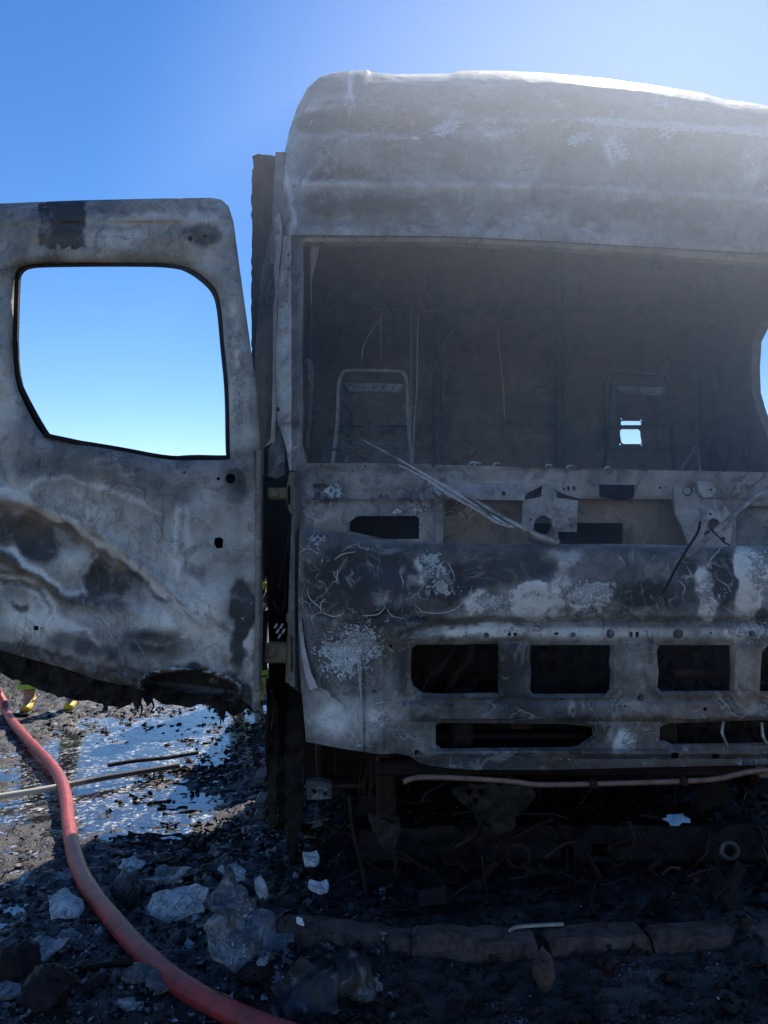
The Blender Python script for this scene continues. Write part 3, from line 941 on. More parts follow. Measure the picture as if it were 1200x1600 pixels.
def front_attr(u, v):
    a = .46 + blobs(u, v, [
        (560, 900, 110, 60, 0, -.16), (520, 1010, 60, 60, 0, -.04), (540, 1120, 60, 50, 0, .22), (700, 885, 80, 30, 0, -.10), (840, 880, 50, 30, 0, -.08),
        (680, 900, 26, 26, 0, .10), (835, 930, 42, 22, 0, .30), (920, 930, 50, 20, 0, .12), (760, 935, 40, 22, 0, .15), (1000, 900, 110, 30, -8, .05), (1010, 925, 60, 20, 0, -.16),
        (1090, 905, 24, 30, 0, -.14), (1100, 920, 14, 34, 0, .38), (1165, 900, 16, 60, 5, .40), (1130, 890, 20, 40, 0, -.2), (1200, 900, 30, 50, 0, .1),
        (760, 960, 300, 8, 0, .14), (960, 990, 300, 10, 0, .16), (720, 990, 80, 14, 0, .08), (880, 985, 60, 14, 0, .1),
        (800, 1060, 30, 60, 0, -.14), (720, 1110, 90, 14, 0, -.02), (990, 1050, 24, 50, 0, .1), (1000, 1105, 160, 14, 0, .12), (1170, 1050, 24, 50, 0, .04), (860, 1110, 60, 14, 0, -.05),
        (975, 1160, 26, 34, 0, .2), (660, 1160, 30, 30, 0, .16), (800, 1190, 160, 12, 0, -.1), (600, 930, 30, 26, 0, .1), (590, 1120, 18, 14, 0, .14), (1100, 1180, 200, 12, 0, -.02), (620, 1010, 18, 50, 0, -.05)])
    a = a + blots(u, v, [(836, 940, 38, 26, 0, 1.0, .10), (922, 934, 34, 13, -8, .6, .3), (752, 938, 30, 15, 0, .42, .3), (690, 912, 14, 16, 0, .36, .3), (657, 890, 7, 24, -10, .36, .4), (643, 908, 12, 8, 0, .34, .4),
                         (594, 932, 14, 12, 10, .26, .4), (1100, 910, 17, 17, 0, .45, .25), (1106, 945, 13, 24, 0, .40, .25), (1158, 880, 11, 26, -10, .45, .25), (1172, 935, 16, 32, -6, .5, .3), (1188, 890, 16, 20, 0, .4, .4),
                         (1075, 910, 16, 36, 0, -.26, .3), (1132, 905, 18, 40, 0, -.3, .3), (1185, 960, 12, 10, 0, -.3, .4), (800, 886, 60, 26, 0, -.16, .4), (880, 868, 30, 12, 0, .22, .4), (876, 900, 12, 26, 10, .2, .4),
                         (560, 905, 74, 44, 0, -.22, .5), (520, 940, 44, 20, 0, -.14, .4), (610, 960, 50, 16, 0, -.2, .4), (720, 915, 60, 24, 0, -.18, .5), (1040, 925, 50, 20, 0, -.16, .5), (1165, 988, 30, 13, 0, .34, .3), (760, 984, 60, 8, 0, .26, .4), (590, 1120, 14, 10, 0, .3, .3), (975, 1158, 14, 20, 0, .3, .4),
                         (700, 985, 50, 9, -8, .16, .4), (520, 1130, 26, 24, 0, .10, .7), (1010, 928, 70, 12, -4, -.14, .5), (790, 1060, 18, 40, 0, -.16, .4), (640, 1110, 30, 20, 0, .1, .6), (725, 1190, 60, 8, 0, -.14, .5)], 11)
    top = polyline_y([(468, 823), (560, 839), (660, 848), (XR, 856)], u)
    a = a - .07 * sst(1000, 1010, v) * sst(600, 640, u) - .05 * sst(1100, 1180, v)  # darker over the grille zone and towards the bottom
    for hh in (h1, h2, h3, h4, l1h, l2h):
        a = a + .12 * np.exp(-(line_dist(u, v, hh + hh[:1]) / 4) ** 2)  # paler along the rims of the openings
    a = a + .12 * np.exp(-(v - top) / 4)
    a = a - .08 * sst(1180, 1204, v)
    fl = blobs(u, v, [(535, 1020, 48, 46, 0, .95), (590, 1000, 30, 40, 0, .5), (680, 890, 26, 20, 0, .8), (690, 920, 30, 14, 0, .8), (668, 870, 20, 14, 0, .7), (835, 930, 20, 10, 0, .3), (765, 935, 34, 16, 0, .7),
                      (925, 920, 50, 12, -8, .9), (930, 938, 40, 8, 0, .8), (1180, 985, 30, 16, 0, .9), (1185, 890, 16, 60, 0, .7), (1120, 930, 30, 30, 0, .5), (520, 845, 60, 10, 8, .45), (500, 870, 30, 20, 0, .35), (800, 985, 30, 6, 0, .4),
                      (590, 1125, 20, 14, 0, .5), (980, 1160, 16, 24, 0, .4), (870, 1185, 40, 8, 0, .4)])
    r = .30 * sst(850, 1150, u) * sst(985, 1040, v) + blobs(u, v, [(1150, 1060, 60, 50, 0, .3), (870, 1185, 60, 10, 0, .2), (560, 1160, 60, 20, 0, .1), (660, 1010, 60, 20, 0, .2)])  # broad lower-right rise is painted flare red; the blobs are rust
    ve = .9 * (1 - sst(620, 700, u)) + .6 * sst(1040, 1090, u) + .35
    return {'ash': a, 'flake': fl, 'rust': r, 'vein': ve}


sheet('front_panel', FRONT, [h1, h2, h3, h4, l1h, l2h] + small, depth=front_depth, thick=.018, step=4.2, hole_step=3, mat=M_body, parent=truck, attr=front_attr)
# rolled edge folded out at the left corner
sheet('folded_edge', [(467, 968), (471, 966), (476, 1010), (486, 1052), (497, 1075), (484, 1078), (478, 1060), (470, 1020)], depth=lambda u, v: front_depth(u, v) - .012 - .03 * np.exp(-((v - 1050) / 40) ** 2),
      thick=.01, step=3, mat=M_pale, parent=truck, attr=strip_attr(.68))
# bolts and washers
for (x, y, r) in ((953, 990, 7), (1059, 990, 8), (1001, 1089, 6), (655, 1178, 4), (584, 1080, 3), (1174, 990, 5), (760, 992, 4), (895, 992, 4)):
    d = float(front_depth(np.array([x * 1.]), np.array([y * 1.]))[0])
    c = P(x, y, d)
    rr = r * d / F
    v_, f_ = join_geo([cyl_geo(c + Vector((0, .004, 0)), c - Vector((0, .004, 0)), rr, 14), cyl_geo(c, c - Vector((0, .014, 0)), rr * .55, 6)])
    obj('bolt', mesh_from('bolt', v_, f_, angle=30), M_pale, truck)
# melted plastic residue: thin branching crusts standing on the sheet
strands = [[(480, 918), (484, 935), (500, 950), (502, 958)], [(486, 966), (500, 957), (520, 963), (535, 960), (538, 952)], [(502, 957), (501, 944), (508, 936)],
           [(522, 875), (535, 866), (556, 862)], [(527, 890), (527, 902)], [(650, 946), (662, 956), (690, 958), (714, 950), (732, 930), (738, 915)], [(565, 962), (590, 960), (602, 948)], [(604, 950), (612, 962), (630, 966)],
           [(700, 880), (708, 895), (711, 908)], [(558, 990), (562, 1080)], [(562, 1010), (566, 1172)], [(578, 1105), (592, 1098), (612, 1097)], [(1103, 890), (1112, 872), (1122, 862), (1128, 850)],
           [(1060, 906), (1070, 918), (1066, 930)], [(1120, 905), (1136, 915), (1142, 926)], [(1172, 868), (1180, 880), (1192, 890), (1200, 886)], [(1130, 948), (1150, 960), (1165, 955)]]
geos = []
for st in strands:
    pts = []
    for q in smooth_path([Vector((x, y, 0)) for x, y in st], 5):
        d = float(front_depth(np.array([q.x]), np.array([q.y]))[0])
        pts.append(P(q.x, q.y, d - .003))
    k = len(pts)
    geos.append(tube_geo(pts, [.0019 * (.35 + .9 * math.sin(math.pi * (i + .5) / k)) for i in range(k)], 5))
v_, f_ = join_geo(geos)
o = obj('melted_residue', mesh_from('melted_residue', v_, f_), M_white, truck); o['kind'] = 'stuff'

# dark hardware seen through the grille openings
sheet('radiator_core', [(620, 985), (1310, 985), (1310, 1200), (620, 1200)], depth=lambda u, v: DF(u) + .38 + .02 * np.sin(v * .9), thick=.05, step=7, mat=M_char, parent=truck)
box('radiator_tank', P(810, 1050, 3.42), (.10, .12, .5), M_char, truck)
tube('coolant_pipe', smooth_path([P(700, 1085, 3.4), P(715, 1050, 3.38), P(735, 1030, 3.36), P(735, 1000, 3.38)], 5), .022, M_char, truck)
tube('coolant_pipe', smooth_path([P(660, 1100, 3.4), P(670, 1070, 3.33), P(690, 1040, 3.3), P(710, 1012, 3.38)], 5), .02, M_char, truck)
sheet('heat_shield', [(1112, 1000), (1160, 1000), (1160, 1075), (1136, 1066), (1120, 1040)], depth=lambda u, v: DF(u) + .18 - .0012 * (u - 1112), thick=.012, step=6, mat=M_charrust, parent=truck)
tube('cross_tube', [P(1050, 1052, 3.42), P(1120, 1052, 3.42)], .028, M_charrust, truck, 12)
tube('cross_tube', [P(660, 1152, 3.4), P(960, 1150, 3.42)], .02, M_char, truck, 10)
tube('loose_wire', smooth_path([P(1130, 1128, 3.24), P(1128, 1145, 3.2), P(1134, 1160, 3.22), P(1136, 1172, 3.26)], 4), .006, M_wire, truck, 6)
tube('loose_wire', smooth_path([P(1190, 1130, 3.22), P(1192, 1150, 3.18), P(1200, 1164, 3.2)], 4), .006, M_wire, truck, 6)
box('bumper_mount', P(1192, 1206, 3.2), (.05, .05, .04), M_hinge, truck)

# ---- door jamb with hinges
sheet('jamb_strip', [(458, 738), (470, 736), (474, 760), (470, 800), (466, 900), (463, 1000), (465, 1040), (471, 1082), (455, 1070), (446, 1066), (449, 1000), (452, 900), (455, 820)],
      depth=lambda u, v: 3.26 + .006 * np.abs(u - 460) + (fbm(u / 8, v / 40, 2, 3) - .5) * .02, thick=.03, step=3.2, mat=M_pale, parent=truck,
      attr=lambda u, v: {'ash': .38 + (fbm(u / 9, v / 60, 29, 3) - .5) * .35, 'flake': .1, 'rust': .1, 'vein': 0})
sheet('jamb_flange', [(452, 738), (460, 738), (460, 790), (456, 805), (450, 795), (448, 760)], depth=lambda u, v: 3.27 + 0 * u, thick=.04, step=4, mat=M_hinge, parent=truck)
sheet('door_post', [(412, 700), (428, 690), (440, 660), (452, 700), (458, 760), (456, 900), (452, 1060), (446, 1180), (418, 1180), (420, 1000), (416, 900), (412, 800)],
      depth=lambda u, v: 3.50 + .004 * (u - 430) + (fbm(u / 10, v / 60, 3, 3) - .5) * .04, thick=.05, step=4, mat=M_soot, parent=truck)
sheet('door_post_face', [(420, 700), (428, 692), (436, 668), (444, 700), (444, 742), (432, 748), (418, 744)], depth=lambda u, v: 3.44 + 0 * u, thick=.03, step=4, mat=M_cowl, parent=truck, attr=strip_attr(.4))
for (y0, x0, x1, h) in ((772, 420, 452, 18), (1019, 416, 452, 30)):
    hb = box('hinge', P((x0 + x1) / 2, y0, 3.33), ((x1 - x0) * 3.33 / F, .10, h * 3.33 / F), M_hinge, truck, bevel=.008)
    box('hinge_plate', P(x0 + 9, y0, 3.275), (.034, .02, h * .55 * 3.3 / F), M_hinge, hb, bevel=.005)
    box('hinge_plate', P(x1 + 1, y0 + 2, 3.30), (.02, .06, h * 1.8 * 3.3 / F), M_hinge, hb, bevel=.004)
for pts in ([(446, 806), (452, 830), (448, 860), (440, 900), (436, 920)], [(428, 940), (440, 960), (446, 930), (444, 905)], [(424, 1080), (430, 1100), (424, 1140)], [(400, 1150), (396, 1180), (404, 1200)]):
    tube('harness_wire', smooth_path([P(x, y, 3.36 + random.random() * .05) for x, y in pts], 5), .006, M_soot, truck, 6)
geos = [box_geo(P(431 + i * 3, 978 + (i % 3) * 8, 3.36), (.010, .01, .024), (0, R(30), 0), .002) for i in range(5)]
v_, f_ = join_geo(geos)
o = obj('connector_scraps', mesh_from('connector_scraps', v_, f_, smooth=False), M_white, truck); o['kind'] = 'stuff'

# ---- cab interior
XL, XRW = -.44, 2.02
YB = 4.85


def rear_map(u, v):   # u = x metres*100, v = z metres*100
    x = u / 100; z = v / 100
    y = YB + .10 * (x - XL) / 2.5 * 0 + .012 * np.sin(z * 42) * (np.abs(z - 2.3) < 1.0) + (fbm(x * 2, z * 2, 3, 3) - .5) * .05
    return np.stack([x, y + 0 * x, z], -1)


def wx(px, D=YB): return (px - 600) / F * D * 100 * 1.0
def wz(py, D=YB): return P(600, py, D).z * 100


hx0, hx1, hz0, hz1 = wx(972), wx(1006), wz(694), wz(657)
bolt_holes = [circ(wx(x), wz(y), .9, 6) for x, y in ((974, 654), (1005, 656), (971, 694), (1004, 695))]
hA = rrect(hx0, wz(665.5), hx1, hz1, 1.5, 3)
hB = rrect(hx0, hz0, hx1, wz(669.5), 2, 3)
sheet('rear_wall', [(XL * 100 - 4, 100), (XRW * 100 + 8, 100), (212, 335), (212, 352), (170, 366), (100, 384), (-10, 384), (-30, 376), (-42, 355), (XL * 100 - 4, 330)], [hA, hB] + bolt_holes,
      mapf=rear_map, thick=.03, step=4, hole_step=1.5, mat=M_inner, parent=truck,
      attr=lambda u, v: {'ash': .50 + .2 * (vnoise(u / 23, v * 0, 3) - .5) + .10 * (fbm(u / 40, v / 12, 5, 3) - .5) - .1 * blobs(u, v, [(40, 215, 60, 14, 0, 1)]), 'flake': 0, 'rust': .35 * sst(0, 60, u) + .15, 'vein': 0})
sheet('cab_side', [(345, 100), (490, 100), (490, 350), (400, 350), (345, 345)], [[(410, 268), (412, 240), (405, 226), (392, 205), (355, 196), (352, 275), (400, 277)]],
      mapf=lambda u, v: np.stack([XRW + .05 + 0 * u + (fbm(u / 30, v / 30, 4, 3) - .5) * .03, u / 100, v / 100], -1), back=(1, 0, 0), thick=.05, step=5, hole_step=3, mat=M_inner, parent=truck,
      attr=lambda u, v: {'ash': .55 + (fbm(u / 14, v / 40, 7, 3) - .5) * .3, 'flake': 0, 'rust': .1, 'vein': 0})
sheet('cab_side', [(440, 60), (490, 60), (490, 345), (440, 345)], [],
      mapf=lambda u, v: np.stack([XL - .05 + 0 * u, u / 100, v / 100], -1), back=(-1, 0, 0), thick=.05, step=8, mat=M_inner, parent=truck, attr=strip_attr(.45))
sheet('cab_side', [(345, 288), (440, 288), (440, 350), (360, 350)], [],
      mapf=lambda u, v: np.stack([XL - .05 + 0 * u, u / 100, v / 100], -1), back=(-1, 0, 0), thick=.05, step=8, mat=M_inner, parent=truck, attr=strip_attr(.45))
sheet('cab_floor', [(XL * 100, 335), (XRW * 100, 345), (XRW * 100, 485), (XL * 100, 485)], [],
      mapf=lambda u, v: np.stack([u / 100, v / 100, 1.22 + .02 * np.sin(u * .4)], -1), back=(0, 0, -1), thick=.04, step=8, mat=M_inner, parent=truck, attr=strip_attr(.42, .3))
sheet('bunk_panel', [(XL * 100, 440), (XRW * 100, 440), (XRW * 100, 486), (XL * 100, 486)], [],
      mapf=lambda u, v: np.stack([u / 100, v / 100, 1.80 + (fbm(u / 30, v / 30, 3, 3) - .5) * .06], -1), back=(0, 0, -1), thick=.12, step=6, mat=M_inner, parent=truck, attr=strip_attr(.40, .3))
# wall frame round the small rear window
sheet('window_surround', [(wx(946), wz(700)), (wx(946), wz(600)), (wx(950), wz(592)), (wx(1040), wz(596)), (wx(1044), wz(604)), (wx(1044), wz(700))],
      [[(wx(962), wz(708)), (wx(962), wz(612)), (wx(1026), wz(614)), (wx(1026), wz(708))]], mapf=lambda u, v: np.stack([u / 100, YB - .05 + 0 * u, v / 100], -1), thick=.04, step=3, mat=M_inner, parent=truck, attr=strip_attr(.62, .1))

M_tube = soot_mat('faded_seat_tube', (.2, .2, .2), (.5, .5, .5), 20, .6, .002)
M_arm = soot_mat('scorched_wiper_alloy', (.12, .12, .12), (.55, .54, .53), 16, .5, .003, metal=.3)
# seats
def seat(px0, px1, pyt, D, full):
    w0, w1 = px0, px1
    r = 12
    path = [P(w0 - 8, 735, D - .05), P(w0, 660, D), P(w0 + 2, 610, D + .02), P(w0 + 5, pyt + r, D + .02), P(w0 + 9, pyt + 4, D + .02), P(w0 + 20, pyt, D + .02),
            P(w1 - 16, pyt + 1, D + .02), P(w1 - 6, pyt + 6, D + .02), P(w1 - 1, pyt + r + 6, D + .02), P(w1, 610, D + .02), P(w1 + 1, 660, D), P(w1 + 8, 735, D - .05)]
    st = tube('seat_frame', smooth_path(path, 4), .010, M_tube if full else M_pale, truck, 8)
    c0, c1 = (w0 + 10, w1 - 6)
    sheet('head_bar', [(c0, pyt + 19), (c1, pyt + 21), (c1 - 9, pyt + 34), (c0 + 9, pyt + 32)],
          [circ(c0 + (c1 - c0) * k, pyt + 27, 2.6, 8) for k in (.18, .34, .5, .66, .82)] if full else [], depth=lambda u, v: D + 0 * u, thick=.012, step=4, mat=M_pale, parent=st, attr=strip_attr(.5))
    tube('cross_wire', [P(w0 + 2, 666, D), P(w1, 666, D)], .007, M_pale, st, 6)
    tube('cross_wire', [P(w0 - 2, 700, D), P(w1 + 3, 700, D)], .009, M_inner, st, 6)
    return st


seat(527, 637, 579, 4.0, True)
seat(952, 1046, 584, 4.25, False)
tube('grab_handle', smooth_path([P(478, 562, 3.5), P(486, 574, 3.52), P(485, 610, 3.54), P(482, 660, 3.54), P(478, 700, 3.52)], 5), .014, M_inner, truck)
tube('steering_column', smooth_path([P(506, 722, 3.4), P(508, 706, 3.42), P(520, 702, 3.45), P(536, 705, 3.42), P(543, 722, 3.4)], 5), .007, M_pale, truck)
tube('steering_column', smooth_path([P(1060, 738, 3.6), P(1076, 716, 3.62), P(1088, 700, 3.62), P(1092, 738, 3.6)], 5), .012, M_inner, truck)
for k in range(5):
    y = 684 + k * 9
    tube('seat_spring', smooth_path([P(534 + i * 12, y + (3 if i % 2 else -3), 3.98) for i in range(9)], 3), .0035, M_wire, truck, 4)
tube('roof_rail', smooth_path([(-.3, 4.6, 3.05), (.6, 4.62, 3.02), (1.9, 4.6, 3.06)], 5), .016, M_inner, truck)
for x in (.35, 1.15):
    box('rear_rib', (x, 4.80, 2.5), (.05, .03, 1.9), M_inner, truck)
# bare wires hanging from the roof
wires = [[(655, 462), (653, 520), (652, 600), (648, 660), (645, 720)], [(784, 450), (780, 500), (779, 540), (785, 590), (789, 655)], [(790, 428), (788, 450), (783, 480)],
         [(760, 480), (745, 495), (715, 512), (700, 525), (690, 548), (684, 565), (668, 600)], [(702, 440), (712, 434), (728, 430), (738, 420)], [(700, 448), (715, 450), (732, 442), (750, 431)],
         [(702, 588), (718, 580), (735, 568), (752, 550), (758, 535)], [(597, 480), (594, 520), (596, 560)], [(594, 500), (575, 525), (568, 545), (566, 560)], [(760, 405), (768, 412), (776, 408), (800, 418), (812, 420)],
         [(643, 480), (643, 600), (642, 700)], [(1040, 395), (1050, 400), (1058, 392), (1056, 384)], [(1034, 420), (1046, 426), (1052, 430)]]
for i, wv_ in enumerate(wires):
    D = 3.9 + .35 * random.random()
    tube('hanging_wire', smooth_path([P(x + random.uniform(-1, 1), y, D + random.uniform(-.03, .03)) for x, y in wv_], 6), .0032 if i < 2 else .0028, M_wire, truck, 5)

for (x, D_) in ((500, 3.24), (585, 3.2), (676, 3.17), (905, 3.16), (1010, 3.17), (1130, 3.2)):
    a_ = P(x, 726 + (x - 500) * .016, D_)
    tube('torn_tongue', smooth_path([a_, a_ + Vector((random.uniform(-.01, .01), .01, .015)), a_ + Vector((random.uniform(-.04, .04), .02, .022 + random.random() * .02))], 4), [.006 - .0005 * i for i in range(9)], M_pale, truck, 5)
for k in range(9):
    x = random.uniform(520, 1040); y = random.uniform(395, 520)
    w_ = [(x + random.uniform(-14, 14) * j, y + 24 * j + random.uniform(-6, 6)) for j in range(random.randint(3, 7))]
    D_ = random.uniform(3.9, 4.4)
    tube('hanging_wire', smooth_path([P(a, b, D_) for a, b in w_], 5), .0018, M_wire, truck, 5)
# ---- wipers
def wiper(path, radii, name='wiper_arm', mat=None):
    return tube(name, path, radii, mat or M_pale, truck, 7)


a1 = wiper([P(872, 848, 3.06), P(840, 838, 3.03), P(790, 812, 3.02), P(740, 782, 3.01), P(700, 762, 3.0), P(640, 728, 3.0), P(600, 706, 3.0), P(568, 688, 2.99)],
           [.017, .014, .011, .010, .009, .009, .007, .003], mat=M_arm)
for dy, dx, r in ((-3, 2, .003), (3, -2, .0035), (-1, 5, .0028), (5, 2, .002)):
    tube('blade_strip', smooth_path([P(626 + dx, 724 + dy, 2.985), P(670, 747 + dy, 2.975), P(700, 766 + dy * 1.5, 2.97), P(745, 793 + dy, 2.98), P(775, 812 + dy, 2.985), P(798 + dx, 824, 3.0)], 5), r, M_white, a1, 5)
tube('blade_clip', smooth_path([P(730, 778, 2.98), P(745, 786, 2.95), P(768, 806, 2.97)], 4), .004, M_pale, a1, 5)
a2 = wiper([P(1072, 866, 3.08), P(1095, 850, 3.05), P(1120, 828, 3.03), P(1150, 802, 3.03), P(1180, 776, 3.03), P(1200, 762, 3.04), P(1250, 722, 3.06)], [.014, .013, .012, .010, .008, .007, .004], mat=M_arm)
tube('blade_strip', smooth_path([P(1094, 815, 3.02), P(1090, 832, 3.0), P(1075, 856, 2.98), P(1055, 890, 2.97), P(1046, 908, 2.97), P(1035, 928, 2.98)], 5), .006, M_soot, a2, 6)
tube('blade_strip', smooth_path([P(1110, 826, 3.0), P(1130, 846, 3.0), P(1140, 852, 3.0)], 4), .004, M_soot, a2, 5)

# ---- door (outer skin seen from the front, hinged at its right edge)
door = box('door', P(404, 890, 3.23), (.024, .05, 1.05), M_door, truck, bevel=.01)
me = door.data
for k_, v_ in (('ash', .45), ('flake', .05), ('rust', .1), ('vein', 0.)):
    at = me.attributes.new(k_, 'FLOAT', 'POINT'); at.data.foreach_set('value', [v_] * len(me.vertices))
DOOR = [(-90, 324), (0, 318), (120, 313), (250, 310), (330, 309), (346, 312), (357, 322), (364, 345), (374, 420), (388, 520), (400, 610), (405, 690), (408, 800), (410, 960), (408, 1070), (406, 1108),
        (398, 1112), (388, 1100), (376, 1092), (366, 1098), (352, 1094), (340, 1086), (300, 1090), (262, 1082), (228, 1080), (190, 1070), (150, 1062), (100, 1044), (50, 1030), (0, 1016), (-90, 1000)]
WIN = [(20, 430), (24, 420), (34, 413), (60, 410), (180, 409), (270, 410), (300, 418), (326, 437), (340, 455), (346, 480), (351, 545), (358, 610), (359, 700), (360, 714), (360, 717), (357, 718), (345, 719), (300, 719), (260, 719), (180, 703), (74, 686), (62, 678), (40, 640), (16, 585)]
PATCH = rough_edge([(63, 322), (130, 320), (130, 384), (118, 380), (92, 378), (80, 386), (63, 386)], 2.0, 3, 5)
dholes = [circ(360, 748, 8, 12), circ(341, 748, 3, 8), [(335, 841), (344, 839), (349, 843), (348, 856), (338, 857), (334, 850)], rrect(52, 978, 60, 985, 1, 2), circ(64, 982, 1.6, 6), circ(297, 373, 4, 8), circ(320, 369, 3.2, 8), circ(288, 738, 2, 6)]


WIN = chaikin(WIN)


def DD(u):
    return 3.20 + .00040 * (408 - u) + .05 * ((u - 190) / 220) ** 2 * 0


def door_depth(u, v):
    D = DD(u) + .03 * sst(372, 318, v) ** 1.5
    D = D + .05 * np.exp(-(line_dist(u, v, DOOR[:16]) / 9) ** 1.0)
    D = D + .035 * np.exp(-(line_dist(u, v, WIN + WIN[:1]) / 9) ** 1.0)
    # pressed lines: drip rail, sweeping swage, sagging belly
    D = D + .012 * sst(-3, 3, v - polyline_y([(-90, 356), (130, 346), (355, 348)], u)) * (v < 420)
    sw = polyline_y([(-90, 760), (60, 790), (150, 830), (200, 868), (260, 915), (300, 960), (340, 985), (400, 1000)], u)
    D = D - .018 * np.exp(-((v - sw) / 9) ** 2) * (1 - sst(280, 360, u)) + .008 * sst(-20, 20, v - sw)
    sw2 = polyline_y([(-90, 850), (0, 866), (40, 890), (90, 930), (140, 945), (200, 950), (280, 985)], u)
    D = D - .014 * np.exp(-((v - sw2) / 10) ** 2) * (1 - sst(200, 300, u))
    D = D + blobs(u, v, [(160, 905, 36, 34, 20, .03), (40, 830, 40, 32, 20, .03), (300, 930, 60, 60, 0, -.03), (200, 760, 200, 60, 0, -.02), (60, 980, 60, 30, 0, -.02), (110, 355, 40, 20, 0, .01)])
    # burnt hollow with curled lip near the bottom
    hol = ((u - 297) / 74) ** 2 + ((v - (1074 + (u - 297) * .06)) / 25) ** 2
    D = D + .13 * sst(1.12, .8, hol) - .02 * np.exp(-((hol - 1.18) / .13) ** 2)
    D = D + .06 * sst(8, 30, v - polyline_y([(-90, 990), (0, 1004), (80, 1030), (150, 1040), (220, 1060), (420, 1120)], u))
    D = D + (fbm(u / 90, v / 90, 61, 4) - .5) * .06 + (fbm(u / 26, v / 26, 67, 3) - .5) * .014
    low = sst(1000, 1060, v)
    D = D + low * (fbm(u / 12, v / 12, 71, 3) - .5) * .05
    return D


def door_attr(u, v):
    wu = u + (fbm(u / 50, v / 50, 5, 3) - .5) * 60; wv2 = v + (fbm(u / 50, v / 50, 15, 3) - .5) * 60
    a = .50 + blobs(wu, wv2, [(165, 905, 36, 32, 20, -.42), (45, 830, 44, 26, 25, -.40), (0, 895, 60, 18, 30, -.34), (70, 925, 90, 8, 24, -.24), (110, 800, 26, 12, 30, -.12),
                              (80, 740, 120, 26, 5, -.06), (240, 790, 110, 40, 0, .06), (280, 860, 60, 60, 0, .07), (300, 950, 80, 70, 10, .20), (90, 775, 120, 20, 12, .14), (60, 960, 60, 20, 5, .14), (200, 860, 80, 14, 38, .12), (140, 850, 60, 20, 35, .1),
                              (80, 970, 60, 22, 10, .12), (380, 940, 16, 44, 5, -.34), (240, 1010, 60, 22, 0, -.20), (300, 745, 50, 16, 0, -.10), (380, 760, 20, 40, 0, -.12),
                              (290, 840, 18, 40, 0, -.05), (200, 360, 50, 14, 0, .10), (320, 370, 36, 20, 0, -.20), (370, 560, 14, 160, -4, .06), (395, 1000, 10, 90, 0, .10),
                              (30, 340, 40, 16, 0, -.1), (180, 325, 300, 12, 0, -.10), (0, 980, 30, 30, 0, .08)])
    a = a * .40 + .325
    a = a + blots(u, v, [(52, 842, 27, 42, -32, -.30, .30), (165, 910, 36, 36, 0, -.30, .28), (154, 880, 14, 20, 20, -.16, .5), (5, 830, 16, 40, 0, -.24, .4), (112, 832, 22, 7, 38, -.16, .4), (32, 948, 17, 5, 12, -.30, .4),
                         (378, 950, 17, 44, -6, -.42, .3), (372, 1010, 12, 40, 0, -.3, .4), (303, 890, 17, 11, 0, -.10, .4), (292, 846, 9, 40, 0, .08, .4), (245, 1005, 50, 20, 0, -.18, .6), 
                         (318, 368, 30, 17, 0, -.18, .2), (180, 372, 46, 13, 0, .14, .5), (205, 342, 60, 8, -3, .16, .5), (310, 340, 30, 10, 0, .14, .4), (90, 730, 90, 20, 8, -.08, .8), (250, 770, 46, 14, 10, -.10, .6),
                         (392, 1000, 5, 22, 0, .34, .4), (300, 975, 60, 50, 0, .10, .7), (200, 960, 60, 22, 10, .10, .6), (60, 975, 46, 20, 10, .12, .5), (330, 800, 50, 60, 0, .05, .8), (120, 880, 26, 16, 40, .14, .6), (370, 745, 24, 30, 0, -.14, .5),
                         (130, 1010, 60, 12, 16, -.16, .5), (20, 905, 40, 8, 28, -.12, .5)], 9)
    wob = (fbm(u / 9, v / 9, 3, 3) - .5) * 10
    a = a - .55 * sst(61, 66, u + wob) * (1 - sst(128, 133, u + wob)) * (1 - sst(380, 388, v + wob * 1.6))
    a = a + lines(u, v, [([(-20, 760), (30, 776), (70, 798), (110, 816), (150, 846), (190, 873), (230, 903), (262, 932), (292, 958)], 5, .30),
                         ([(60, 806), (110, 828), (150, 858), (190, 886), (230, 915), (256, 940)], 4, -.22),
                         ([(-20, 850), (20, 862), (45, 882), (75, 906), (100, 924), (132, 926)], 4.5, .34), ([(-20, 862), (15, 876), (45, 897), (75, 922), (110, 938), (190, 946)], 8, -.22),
                         ([(-20, 903), (30, 902), (60, 914), (80, 936), (87, 962), (102, 976), (142, 986), (152, 1006)], 4, .26), ([(-20, 915), (30, 914), (52, 926), (68, 944), (74, 968), (60, 985)], 4, .2),
                         ([(44, 790), (40, 766), (60, 750), (100, 746), (170, 764), (230, 788), (250, 800)], 4, .15), ([(276, 790), (274, 860), (277, 905)], 3, .12), ([(286, 800), (287, 890)], 3, -.10),
                         ([(130, 930), (128, 900), (140, 880), (156, 870)], 3, .18), ([(195, 935), (170, 944), (140, 942)], 4, .2), ([(262, 925), (290, 950), (330, 975), (372, 990)], 3, -.14),
                         ([(340, 700), (372, 560), (362, 470)], 6, .10), ([(200, 1000), (260, 1008), (300, 985), (340, 990)], 3, .12)], 7)
    edge = polyline_y([(-90, 985), (0, 1000), (60, 1012), (120, 1030), (170, 1045), (240, 1050), (300, 1042), (370, 1060), (420, 1080)], u) + (fbm(u / 20, v / 20, 5, 3) - .5) * 26
    a = a - .62 * sst(-8, 16, v - edge) * (1 - sst(385, 395, u))
    hol = ((u - 297) / 74) ** 2 + ((v - (1074 + (u - 297) * .06)) / 25) ** 2
    lip = np.exp(-((hol - 1.15) / .10) ** 2) * (v < 1085)
    a = a + .7 * lip  # lit rim of the hollow, painted pale along its lip
    fl = blobs(u, v, [(370, 560, 16, 130, -4, .25), (120, 1035, 80, 16, 12, .25), (380, 950, 20, 50, 0, .35), (180, 370, 40, 14, 0, .3)]) + .4 * lip
